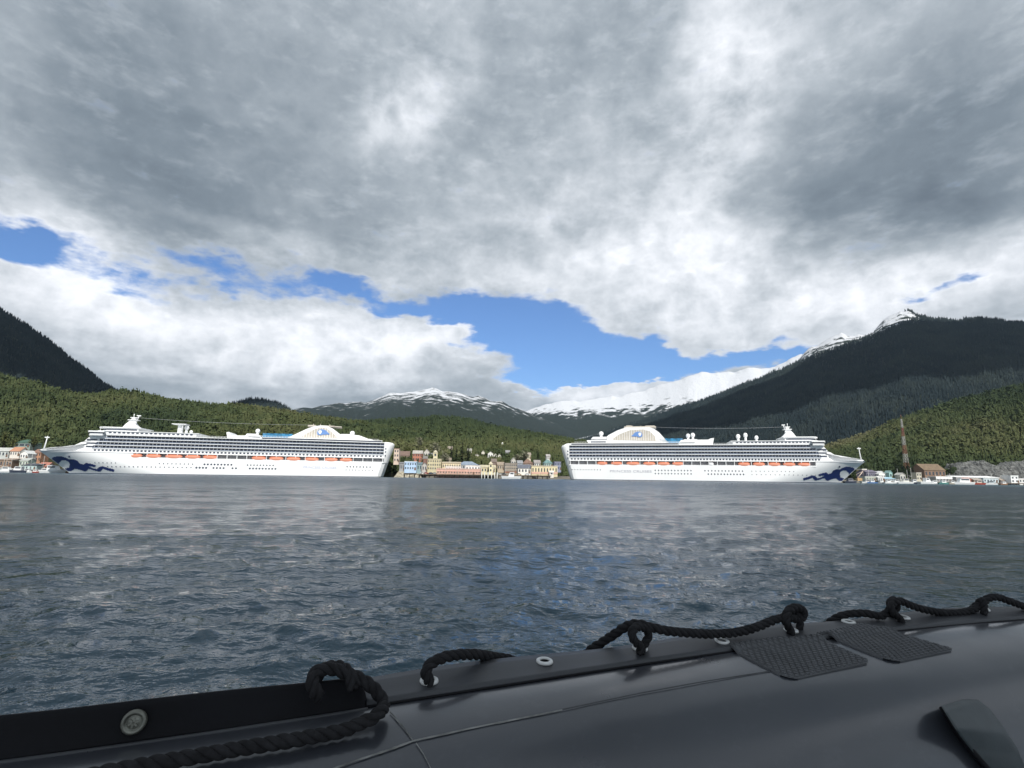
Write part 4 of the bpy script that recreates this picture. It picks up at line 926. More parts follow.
for args in [
    ('house', 'grey house on the slope between the yellow tower and the white gable', 'house', 429.8, 433.2, 455.5, 460, 120, (.36, .36, .35), (.20, .20, .21), 'gable', 9, 2.6),
    ('house', 'tan house behind the cream flat front building', 'house', 446.5, 451, 459.8, 464, 64, (.46, .40, .30), (.26, .22, .18), 'gable', 9, 2.4),
    ('shed', 'dull green shed left of the cream church like building', 'shed', 479.8, 483.4, 466.4, 471, 36, (.26, .30, .24), (.20, .22, .20), 'shed', 8, 1.4),
    ('house', 'brown house on the bank above the cream tower', 'house', 491.5, 496.5, 461.8, 466, 70, (.30, .22, .17), (.18, .15, .13), 'gable', 10, 3),
    ('house', 'weathered tan house at the foot of the hillside row', 'house', 497.4, 504, 464.8, 470, 50, (.44, .37, .28), (.30, .25, .20), 'gable', 10, 2.6),
    ('house', 'pale blue grey house left of the big brown roof', 'house', 517.6, 522.6, 463.2, 468, 48, (.48, .52, .55), (.26, .27, .29), 'gable', 9, 2.6),
    ('house', 'white house between the big brown roof and the teal roof', 'house', 534.4, 540.4, 462.8, 467, 58, (.66, .65, .62), (.30, .28, .27), 'gable', 9, 2.6),
    ('shed', 'grey shed at the foot of the pale pink apartment building', 'shed', 399.2, 403.8, 463.6, 470.5, 26, (.34, .34, .34), (.22, .22, .23), 'shed', 9, 1.4),
    ('house', 'small white house among the trees left of the white hillside row', 'house', 467.6, 471.4, 450.6, 455, 190, (.68, .66, .62), (.34, .33, .31), 'gable', 10, 2.6),
    ('house', 'tan house among the trees above the cream flat front building', 'house', 447.8, 452, 448.6, 453, 190, (.50, .43, .32), (.30, .26, .22), 'gable', 10, 2.8),
    ('house', 'grey house among the trees right of the white hillside row', 'house', 505.8, 510, 452.4, 456.6, 190, (.46, .46, .45), (.26, .26, .27), 'gable', 10, 2.6),
    ('house', 'cream house among the trees above the big brown roof', 'house', 526.6, 530.8, 454.8, 459, 160, (.62, .56, .42), (.32, .28, .24), 'gable', 10, 2.6),
    ('cottage', 'white cottage among the trees above the teal roof', 'house', 546.6, 550.2, 456.4, 460, 150, (.70, .69, .66), (.36, .34, .33), 'gable', 9, 2.4),
    ('house', 'brown house among the trees above the slope house with the brown roof', 'house', 400.8, 405, 446.8, 451, 190, (.32, .24, .18), (.22, .18, .15), 'gable', 10, 2.8),
    ('house', 'small red brown house right of the orange red house', 'house', 423, 427, 458.6, 464, 60, (.34, .17, .12), (.20, .19, .18), 'gable', 9, 2.4)]:
    building(*args, rows=1, cols=3)

def wharf(label, s0, s1, o0, o1, z, step, m_p=M_pile, rowsn=2, deck=M_wood, th=.7):
    c = QT((s0 + s1) / 2, o0, 0); r = empty('wharf', c, label, 'wharf')
    b = MB(); b.box(s0, s1, o0, o1, z - th, z); b.v = [tuple(QT(*p)) for p in b.v]; b.build('deck', deck, r, c, recalc=True)
    f = None
    for s in np.arange(s0 + 1, s1, step):
        for k in range(rowsn):
            P = QT(s + random.uniform(-.4, .4), o0 + .5 + k * 4.5, 0) - c
            if f is None:
                b = MB(); b.tube([(0, 0, -3), (0, 0, z - .05)], .32, 7); f = o = b.build('piling', m_p, r, None)
            else: o = copy_to(f, r, (0, 0, 0))
            o.location = Vector(P)
    return r
wharf('dark timber wharf on piles between the two ships', -93, 36, 1, 12, 3.3, 4.3)
wharf('low timber wharf under the bow of the right ship', 352, 430, 8, 18, 2.2, 6.0, rowsn=1)
wharf('weathered timber wharf left of the left ship', -470, -396, 12, 24, 2.6, 5.0, rowsn=1)
wharf('long low wharf at the far right shore below the quarry', 432, 640, 12, 22, 2.0, 7.5, rowsn=1)
# pale mooring dolphins before the wharf
pl0 = None
for i, x in enumerate((481.6, 484.5, 488, 491.4, 494.5, 497)):
    s, _ = on_line(x, 478, -6)
    if pl0 is None:
        b = MB(); b.tube([(0, 0, -3), (0, 0, 5.4)], .45, 8); pl0 = b.build('mooring_pile', M_pale); o = pl0
    else: o = pl0.copy(); COL.objects.link(o)
    o.location = Vector(QT(s, -6 - (i % 2) * 2, 0)); tag(o, 'pale upright mooring pile in the row before the cream tower', 'pile', 'mooring piles before the wharf')
# rubble bank under the stern of the left ship
def rock_bank(name, label, s0, s1, o0, o1, z1, m, seed, kind=None):
    n, k = 150, 40; v = []
    for j in range(k):
        for i in range(n):
            u = i / (n - 1); w = j / (k - 1); s = s0 + (s1 - s0) * u; o = o0 + (o1 - o0) * w
            z = -1 + (z1 * (.55 + .9 * fbm(np.array([s * .035 + seed]), np.array([1.5]), 3)[0]) + 1) * min(1, w * 1.25) ** .8 * min(1, 6 * u, 6 * (1 - u)) + (fbm(np.array([s * .35 + seed]), np.array([w * 9 + seed]), 5, .6)[0] - .5) * z1 * .32
            v.append(QT(s, o + (fbm(np.array([s * .3 + seed]), np.array([w * 9.]), 3)[0] - .5) * 4, z))
    b = MB(); b.add(v, [(j * n + i, j * n + i + 1, (j + 1) * n + i + 1, (j + 1) * n + i) for j in range(k - 1) for i in range(n - 1)])
    return tag(b.build(name, m), label, None, None, 'structure')
M_rock = mat('blasted_rock', (.125, .128, .125), (.95), .15, var=.55, scale=.30, bump=.9, bscale=.5)
M_bank = mat('rubble', (.36, .33, .26), .95, .15, var=.5, scale=.5)
rock_bank('rock_bank', None, -104, -78, 16, 34, 7, M_bank, 3)
rock_bank('rock_face', None, on_line(962, 475, 70)[0], on_line(1090, 475, 70)[0], 62, 112, on_line(1000, 462, 100)[1], M_rock, 8)
# far left shore
building('lodge', 'dark green roofed lodge with a pale window wall on the left shore', 'house', 13, 30, 442.8, 447.2, 70, (.24, .30, .27), (.06, .12, .09), 'hip', 14, 3.5, rows=1, cols=3, ww=.8)
building('house', 'orange roofed white house below the green roofed lodge', 'house', 9.5, 19, 451, 456, 50, (.70, .66, .60), (.42, .22, .14), 'gable', 10, 3.5, rows=1, cols=4)
building('house', 'white house at the right of the orange roofed house', 'house', 19.6, 27, 453.5, 459, 46, WHITE, (.62, .64, .64), 'gable', 10, 2.6, rows=1, cols=3, ridge='o')
building('house', 'grey house cut by the left edge of the picture', 'house', -6, 8, 451, 457, 52, (.50, .52, .50), (.44, .45, .43), 'gable', 11, 3, rows=1, cols=4)
building('cannery', 'weathered brown shed behind the docks at far left', 'shed', -4, 11, 460, 467, 34, (.26, .18, .13), (.30, .24, .20), 'shed', 12, 1.6, rows=1, cols=5)
building('cottage', 'pale green cottage under the white house on the left shore', 'house', 19, 27.5, 460.6, 466, 36, (.52, .58, .50), (.40, .42, .40), 'gable', 9, 2, rows=1, cols=3)
building('boat_shed', 'aqua boat shed with a dark roof at the water on the left shore', 'shed', 20, 35.5, 465.4, 473, 22, (.46, .58, .58), (.07, .08, .10), 'shed', 12, 1.6, rows=1, cols=4, ww=.3)
building('cottage', 'red roofed cottage beside the aqua boat shed', 'house', 37, 46.5, 466, 471.5, 30, (.60, .42, .36), (.38, .17, .13), 'gable', 9, 3, rows=1, cols=3)
building('house', 'brown orange house hidden behind the bow of the left ship', 'house', 32, 40, 452.5, 461, 56, (.40, .22, .14), (.22, .13, .10), 'gable', 10, 3, rows=2, cols=3)
# far right shore
building('warehouse', 'dark purple grey warehouse by the bow of the right ship', 'warehouse', 867, 877.5, 472.3, 479, 34, (.18, .17, .22), (.14, .13, .17), 'gable', 14, 2.2, rows=1, cols=5)
building('shop', 'white gabled shed beside the purple grey warehouse', 'shed', 879.3, 885.6, 473.8, 480, 30, WHITE, (.66, .67, .67), 'gable', 10, 2.4, rows=1, cols=3, ridge='o')
building('boathouse', 'pale grey green boathouse row on the quay by the right ship', 'building', 865.4, 876.5, 477, 481.4, 18, (.52, .55, .48), (.46, .48, .44), 'flat', 8, rows=1, cols=7)
building('boathouse', 'small white boathouse with a bright roof', 'building', 878.4, 884.6, 477.6, 481.6, 16, (.72, .74, .74), (.8, .8, .8), 'shed', 8, 1, rows=1, cols=3)
building('boathouse', 'low shed with a light blue roof on the right shore quay', 'shed', 885.4, 895.2, 479.2, 481.8, 16, (.52, .58, .62), (.36, .55, .68), 'shed', 9, 1.4, rows=1, cols=5)
building('hut', 'small teal hut behind the light blue roof', 'shed', 889.5, 892.8, 472.8, 478, 34, (.30, .48, .46), (.22, .34, .33), 'gable', 6, 2, rows=1, cols=1, ridge='o')
building('storage_tank_house', 'tan hut with a white flat roof just off the right ship bow', 'shed', 862.6, 867.2, 469.6, 476, 40, (.50, .40, .22), (.74, .73, .70), 'flat', 8, rows=1, cols=2)
building('hut', 'beige upright hut under the lattice tower', 'shed', 917, 922, 473.2, 480, 34, (.52, .49, .40), (.45, .43, .38), 'flat', 7, rows=2, cols=2)
building('hut', 'weathered pale hut between boats below the lattice tower', 'shed', 900.5, 906, 475, 480.4, 30, (.50, .50, .46), (.40, .40, .38), 'gable', 7, 2, rows=1, cols=2, ridge='o')
building('lodge', 'large brown house with a tan sloping roof right of the lattice tower', 'house', 925, 946, 470.2, 477, 62, (.22, .15, .11), (.17, .125, .085), 'gable', 18, 6.5, rows=1, cols=6)
building('carport', 'low building with a bright white fascia before the brown house', 'building', 936.5, 952.5, 477.2, 482, 30, (.34, .34, .34), (.80, .81, .82), 'flat', 10, rows=1, cols=5, band=(.6, .98, (.80, .81, .82)))
building('ferry_shed', 'very long low shed with a bright white roof below the quarry', 'shed', 957, 1000, 477.6, 482.4, 36, (.42, .42, .42), (.82, .83, .84), 'shed', 12, 1.4, rows=1, cols=14, ww=.6)
building('workshop', 'light blue grey workshop at the right end of the long white roof', 'shed', 984, 999, 479, 483.4, 24, (.55, .64, .68), (.60, .66, .68), 'flat', 9, rows=1, cols=5)
building('house', 'small red roofed shed before the long white roof', 'shed', 965.5, 973.5, 481.2, 484, 22, (.48, .32, .28), (.42, .12, .08), 'gable', 7, 1.8, rows=1, cols=3)
building('silo_house', 'tall white block at the water near the right edge of the picture', 'building', 1011.8, 1019.4, 476.2, 485, 16, (.80, .82, .82), (.74, .76, .76), 'flat', 9, rows=2, cols=2)
building('workshop', 'white low hall cut by the right edge of the picture', 'building', 1019.8, 1034, 479.2, 485, 24, (.72, .73, .72), (.7, .7, .7), 'flat', 10, rows=1, cols=5)
building('hut', 'brown hut on the wharf below the quarry', 'shed', 1002, 1010, 481, 484.8, 22, (.30, .21, .15), (.36, .30, .25), 'gable', 7, 1.6, rows=1, cols=3)
building('hut', 'tan hut between the red roofed shed and the workshop', 'shed', 974.5, 982, 481.4, 484.4, 20, (.44, .36, .28), (.33, .30, .27), 'gable', 7, 1.6, rows=1, cols=3)

# small craft
M_gel = mat('white_gelcoat', (.78, .79, .79), .35, .5, var=.04)
def small_boat(kind, label, px, off, L, heading, hullm, cabm, mast=0, cab=(.30, .62), tower=False, group=None):
    s, _ = on_line(px, 480, off); c = QT(s, off, 0); r = empty(kind, c, label, 'boat', group); W = L * .3; ca, sa = math.cos(heading), math.sin(heading)
    def fin(b, n, m, par=r):
        b.v = [tuple(T_ * (p[0] * ca - p[1] * sa) + N_ * (p[0] * sa + p[1] * ca) + np.array([0, 0, p[2]])) for p in b.v]
        return b.build(n, m, par, None, recalc=True)
    b = MB(); n = 13; v = []
    for zf, wf, lf in ((-.5, .55, .9), (.1, .8, .94), (.85, 1, 1.0), (1.15, 1.02, 1.02)):
        for sgn in (-1, 1):
            for i in range(n):
                u = i / (n - 1); hw = W / 2 * wf * (1 - max(0, (u - .45) / .55) ** 2.2) * (.9 + .1 * min(1, u * 5)); v.append(((u - .5) * L * lf, sgn * max(hw, .02), zf * L / 9 + (.10 * L * max(0, u - .5) ** 2 if zf > .5 else 0)))
    f = []
    for k in range(3):
        for q in range(2):
            for i in range(n - 1): a = k * 2 * n + q * n + i; f.append((a, a + 1, a + 2 * n + 1, a + 2 * n))
    t = 6 * n
    for i in range(n - 1): f.append((t + i, t + i + 1, t + n + i + 1, t + n + i)); f.append((i, i + 1, n + i + 1, n + i))
    for k in range(3): a = k * 2 * n; f.append((a, a + n, a + 3 * n, a + 2 * n)); f.append((a + n - 1, a + 2 * n - 1, a + 4 * n - 1, a + 3 * n - 1))
    b.add(v, f); fin(b, 'hull', hullm)
    z0 = 1.15 * L / 9; x0, x1 = (cab[0] - .5) * L, (cab[1] - .5) * L; ch = L * .20
    b = MB(); b.prism([(x0, z0 - .3), (x1 + .1 * L, z0 - .3), (x1 + .06 * L, z0 + ch * .45), (x1, z0 + ch), (x0, z0 + ch)], -W * .36, W * .36); cb = fin(b, 'cabin', cabm)
    b = MB(); b.box(x0 + .03 * L, x1 - .01 * L, -W * .375, W * .375, z0 + ch * .5, z0 + ch * .85); fin(b, 'window', M_pane, cb)
    b = MB(); b.box(x0 - .04 * L, x1 + .03 * L, -W * .4, W * .4, z0 + ch, z0 + ch + .12); fin(b, 'cabin_roof', cabm, cb)
    if mast:
        b = MB(); b.tube([(x0, 0, z0), (x0, 0, mast)], .10, 6); b.tube([(x0, 0, mast * .45), (x0 - .3 * L, 0, mast * .55)], .08, 5); fin(b, 'mast', M_pale)
    return r
DK = paint((.05, .06, .09), .5); RD = paint((.35, .07, .05), .5); GN = paint((.10, .26, .24), .5); BL = paint((.10, .20, .42), .5)
small_boat('motor_boat', 'long white motor boat lying just off the bow of the left ship', 52, 4, 19, .05, M_gel, M_gel)
small_boat('fishing_boat', 'dark hulled fishing boat with a tall mast at far left', 17, 6, 15, 3.1, DK, M_gel, mast=14)
small_boat('fishing_boat', 'white fishing boat with a mast against the left edge', 5, 8, 14, .1, M_gel, M_gel, mast=11)
small_boat('motor_boat', 'small red hulled boat before the aqua boat shed', 34, 5, 8, 3.0, RD, M_gel)
small_boat('fishing_boat', 'brown and white workboat under the flare of the left ship', 61, 9, 10, .2, paint((.25, .12, .07)), M_gel)
small_boat('motor_boat', 'large white motor yacht moored off the long white roof', 963.5, -4, 17, 3.0, M_gel, M_gel, cab=(.25, .7))
small_boat('motor_boat', 'low white launch moored left of the brown house', 926, 2, 17, .1, M_gel, M_gel, cab=(.4, .6))
small_boat('fishing_boat', 'white fishing boat with a mast below the lattice tower', 905, 4, 14, 3.1, M_gel, paint((.6, .6, .56)), mast=13)
small_boat('fishing_boat', 'dark workboat lying at the tip of the right ship bow', 850, -12, 13, .05, DK, paint((.20, .20, .22)), mast=7)
small_boat('motor_boat', 'small white boat beside the light blue roofed shed', 888, 5, 10, .15, M_gel, M_gel)
small_boat('motor_boat', 'small blue hulled boat beside the pale boathouse row', 872, 5, 9, 3.0, BL, M_gel)
small_boat('fishing_boat', 'green hulled boat below the brown house', 943, 4, 11, .0, GN, M_gel, mast=9)
small_boat('fishing_boat', 'red and dark boat in front of the small red roofed shed', 978, 4, 12, 3.1, RD, paint((.5, .45, .4)), mast=8)
small_boat('motor_boat', 'white launch on the water before the grey brown block', 511, -3, 17, 3.1, M_gel, M_gel, cab=(.35, .55))

# tan crane by the bow of the right ship
s, _ = on_line(859, 480, 18); c = QT(s, 18, 2.2); cr_ = empty('dock_crane', c, 'tan jib crane on the quay at the tip of the right ship bow', 'crane')
b = MB(); b.box(-2.2, 2.2, -1.5, 1.5, 0, 2.6); b.box(-1, 1.4, -1.6, -1.5, 1.2, 2.2); b.build('cab', paint((.50, .34, .18)), cr_, None)
b = MB(); b.tube([(-1, 0, 2.6), (4.5, 0, 9)], [.5, .25], 6); b.tube([(4.5, 0, 9), (4.5, 0, 4)], .1, 5); b.tube([(-1, 0, 2.6), (-2, 0, 6), (4.5, 0, 9)], .12, 5); b.build('jib', paint((.62, .50, .42)), cr_, None)

# red and white lattice tower
def lattice():
    off = 120; s, z0 = on_line(906.6, 468, off); z0 = 4; _, z1 = on_line(902, 419, off); c = QT(s, off, z0); H = z1 - z0
    r = empty('lattice_tower', c, 'tall red and white lattice tower on the wooded right shore', 'tower')
    W0, W1 = 4.6, 1.0; nsec = 7; red = paint((.27, .12, .095), .6); wh = paint((.43, .42, .40), .6)
    wd = lambda t: W0 + (W1 - W0) * t
    for i in range(nsec):
        b = MB(); t0, t1 = i / nsec, (i + 1) / nsec; sub = 2 if i > 2 else 3
        for q in range(sub):
            a0 = t0 + (t1 - t0) * q / sub; a1 = t0 + (t1 - t0) * (q + 1) / sub; w0, w1 = wd(a0) / 2, wd(a1) / 2
            cs0 = [(-w0, -w0), (w0, -w0), (w0, w0), (-w0, w0)]; cs1 = [(-w1, -w1), (w1, -w1), (w1, w1), (-w1, w1)]
            for k in range(4):
                p0 = (*cs0[k], a0 * H); p1 = (*cs1[k], a1 * H); n0 = (*cs0[(k + 1) % 4], a0 * H); n1 = (*cs1[(k + 1) % 4], a1 * H)
                b.tube([p0, p1], .20, 4, sm=False); b.tube([p0, n1], .10, 4, sm=False); b.tube([n0, p1], .10, 4, sm=False); b.tube([p0, n0], .10, 4, sm=False)
        b.build('tower_section', red if (i % 2) else wh, r, None)
    b = MB(); b.tube([(0, 0, H), (0, 0, H + 5)], .2, 5); b.build('antenna', red, r, None)
lattice()

# single trees along the shore
M_trunk = mat('bark', (.06, .045, .035), .9, .1)
M_tree = [mat('spruce_needles', (.018, .028, .016), .85, .1, var=.35, scale=.8), mat('alder_leaves', (.075, .085, .03), .8, .15, var=.35, scale=.8), mat('budding_twigs', (.16, .16, .11), .85, .1, var=.25, scale=.8)]
def tree(kind, label, px, yb, off, h, m, group, seed, spruce=True):
    s, z = on_line(px, yb, off); c = QT(s, off, max(2.4, z)); r = empty(kind, c, label, 'tree', group)
    b = MB(); b.tube([(0, 0, -1), (0, 0, h * .5), (.1, 0, h * .9)], [h * .022, h * .014, h * .004], 6); b.build('trunk', M_trunk, r, None)
    g = np.random.default_rng(seed); v = []; f = []
    if spruce:
        for i in range(170):
            t = g.random() ** .8; z_ = h * (.1 + .9 * t); rad = h * .20 * (1 - t) * (.45 + .7 * g.random()) + .1; a = g.random() * 6.28; L = rad; w = rad * .45; o = len(v); dz = -L * .35
            ca, sa = math.cos(a), math.sin(a)
            v += [(0, 0, z_), (ca * L - sa * w, sa * L + ca * w, z_ + dz), (ca * L * 1.15, sa * L * 1.15, z_ + dz * .7), (ca * L + sa * w, sa * L - ca * w, z_ + dz)]; f += [(o, o + 1, o + 2), (o, o + 2, o + 3)]
    else:
        for i in range(260):
            d = g.normal(size=3); d /= np.linalg.norm(d); k = (.75 + .35 * math.sin(3 * d[0] + seed) * math.cos(4 * d[1])) ; p = d * np.array([.34, .34, .36]) * h * k * g.random() ** .35 + np.array([0, 0, .6 * h]); o = len(v)
            for q in range(3): w = g.normal(size=3); v.append(tuple(p + w * h * .045))
            f.append((o, o + 1, o + 2))
    b = MB(); b.add(v, f); b.build('crown', m, r, None)
for i, (px, yb, off, h, k, lab) in enumerate([
        (897, 477, 60, 19, 0, 'dark spruce left of the lattice tower foot'), (902.5, 477, 56, 22, 0, 'dark spruce close in front of the lattice tower'), (908.5, 477, 58, 20, 0, 'dark spruce just right of the lattice tower foot'), (913.5, 477, 60, 16, 0, 'shorter dark spruce third from the lattice tower'),
        (445, 466, 60, 15, 2, 'pale budding tree behind the cream flat front building'), (435, 458, 100, 18, 2, 'round pale tree left of the yellow tower'), (451, 464, 70, 22, 0, 'tall dark spruce behind the white walled hall'), (456, 464, 74, 19, 0, 'dark spruce right of the tallest one behind the hall'),
        (462, 464, 72, 24, 0, 'dark spruce above the blue grey roof'), (468, 463, 80, 21, 0, 'dark spruce right of the blue grey roof ridge'), (525, 466, 80, 17, 2, 'pale leafless tree behind the big brown roof'), (517.5, 466, 84, 14, 2, 'smaller pale tree left of the big brown roof'),
        (538, 466, 80, 20, 0, 'dark spruce behind the left part of the cream arcade'), (12, 453, 70, 15, 1, 'yellow green broadleaf tree left of the green roofed lodge'), (3, 450, 74, 19, 1, 'wide yellow green tree at the left picture edge'), (33, 452, 72, 16, 1, 'broadleaf tree right of the green roofed lodge'),
        (407, 458, 100, 14, 1, 'olive tree beside the brown roofed slope house'), (419, 449, 150, 15, 2, 'grey green tree above the orange red house'), (951, 474, 74, 15, 0, 'dark spruce right of the large brown house')]):
    tree('spruce_tree' if k == 0 else 'broadleaf_tree', lab, px, yb, off, h, M_tree[k], 'spruces along the shore' if k == 0 else 'broadleaf trees along the shore', 100 + i, k == 0)

# quay clutter: lamp posts, parked cars, crates of gear, moored sailing boats
def lamp(i, s, o, z):
    if i == 0:
        r = empty('lamp_post', QT(s, o, z), 'slim grey lamp post standing on the wharf between the ships', 'lamp post', 'lamp posts on the wharf')
        b = MB(); b.tube([(0, 0, 0), (0, 0, 7)], [.14, .09], 6); b.build('post', M_pale, r, None); b = MB(); b.box(-.9, .5, -.2, .2, 6.95, 7.15); b.build('lamp_head', M_conc, r, None); lamp.r = r
    else:
        r = lamp.r.copy(); COL.objects.link(r); r.location = QT(s, o, z)
        for c in lamp.r.children: copy_to(c, r, c.location)
for i in range(12): lamp(i, -88 + i * 10.4, 3, 3.3)
def car(i, s, o, z, label, col, group):
    r = empty('parked_car', QT(s, o, z), label, 'car', group)
    b = MB(); b.prism([(-2.2, .35), (2.2, .35), (2.2, .85), (1.3, .98), (.7, 1.5), (-1.1, 1.5), (-1.8, .98), (-2.2, .9)], -.85, .85); b.v = [tuple(T_ * p[0] + N_ * p[1] + np.array([0, 0, p[2]])) for p in b.v]; b.build('body', paint(col, .35), r, None, recalc=True)
    b = MB(); b.prism([(1.15, 1.0), (.65, 1.4), (-1.05, 1.4), (-1.6, 1.0)], -.87, .87); b.v = [tuple(T_ * p[0] + N_ * p[1] + np.array([0, 0, p[2]])) for p in b.v]; b.build('window', M_pane, r, None, recalc=True)
    w0 = None
    for x in (-1.35, 1.35):
        for y in (-.86, .70):
            if w0 is None: b = MB(); b.tube([tuple(N_ * 0), tuple(N_ * .16)], .34, 10, sm=False); w0 = w = b.build('wheel', DKM, r, None)
            else: w = copy_to(w0, r, (0, 0, 0))
            w.location = Vector(T_ * x + N_ * y + np.array([0, 0, .34]))
DKM = paint((.02, .02, .02), .8)
for i, (x, o, z, c, l) in enumerate([(422.5, 8, 3.3, (.70, .70, .70), 'white car parked on the wharf right of the teal annex'), (426, 8, 3.3, (.35, .05, .04), 'dark red car parked on the wharf left of the yellow building'), (431, 9, 3.3, (.05, .07, .12), 'dark blue car parked in front of the yellow building'), (434.6, 9, 3.3, (.42, .43, .44), 'silver car parked just left of the salmon warehouse'),
        (500, 9, 3.3, (.60, .60, .58), 'white van like car parked right of the cream tower'), (504, 9, 3.3, (.10, .10, .11), 'black car parked before the grey brown block'), (519, 8, 3.3, (.40, .30, .18), 'tan car parked before the white shop'), (527, 8, 3.3, (.55, .57, .60), 'pale car parked between the white shop and the arcade')]):
    car(i, on_line(x, 474, o)[0], o, z, l, c, 'cars parked on the wharf')
for i, (x, o, L, hm, cm, m, l) in enumerate([(1, 12, 11, M_gel, M_gel, 16, 'sailing boat with a tall bare mast at the very left edge'), (11.5, 11, 10, BL, M_gel, 17, 'blue hulled sailing boat with a bare mast below the orange roof'), (26, 6, 10, M_gel, M_gel, 15, 'white sailing boat in front of the aqua boat shed'), (44, 8, 11, paint((.5, .48, .42)), M_gel, 14, 'cream sailing boat before the red roofed cottage'),
        (867, 8, 10, M_gel, paint((.5, .5, .5)), 13, 'white sailing boat before the pale boathouse row'), (881, 7, 9, paint((.25, .27, .28)), M_gel, 11, 'grey boat with a mast before the small white boathouse'), (896, 7, 11, M_gel, M_gel, 14, 'white sailing boat right of the light blue roof'), (914, 8, 12, DK, M_gel, 15, 'dark sailing boat just right of the lattice tower foot'),
        (934, 6, 10, M_gel, M_gel, 9, 'white boat with a short mast before the bright white fascia'), (952, 7, 10, paint((.45, .42, .36)), M_gel, 10, 'tan boat at the left end of the long white roof'), (990, 6, 11, M_gel, paint((.35, .4, .42)), 10, 'white boat moored before the light blue grey workshop'), (1003, 6, 10, paint((.28, .16, .10)), M_gel, 9, 'brown boat before the brown hut on the wharf')]):
    small_boat('sailing_boat', l, x, o, L, .1 if i % 2 else 3.05, hm, cm, mast=m)
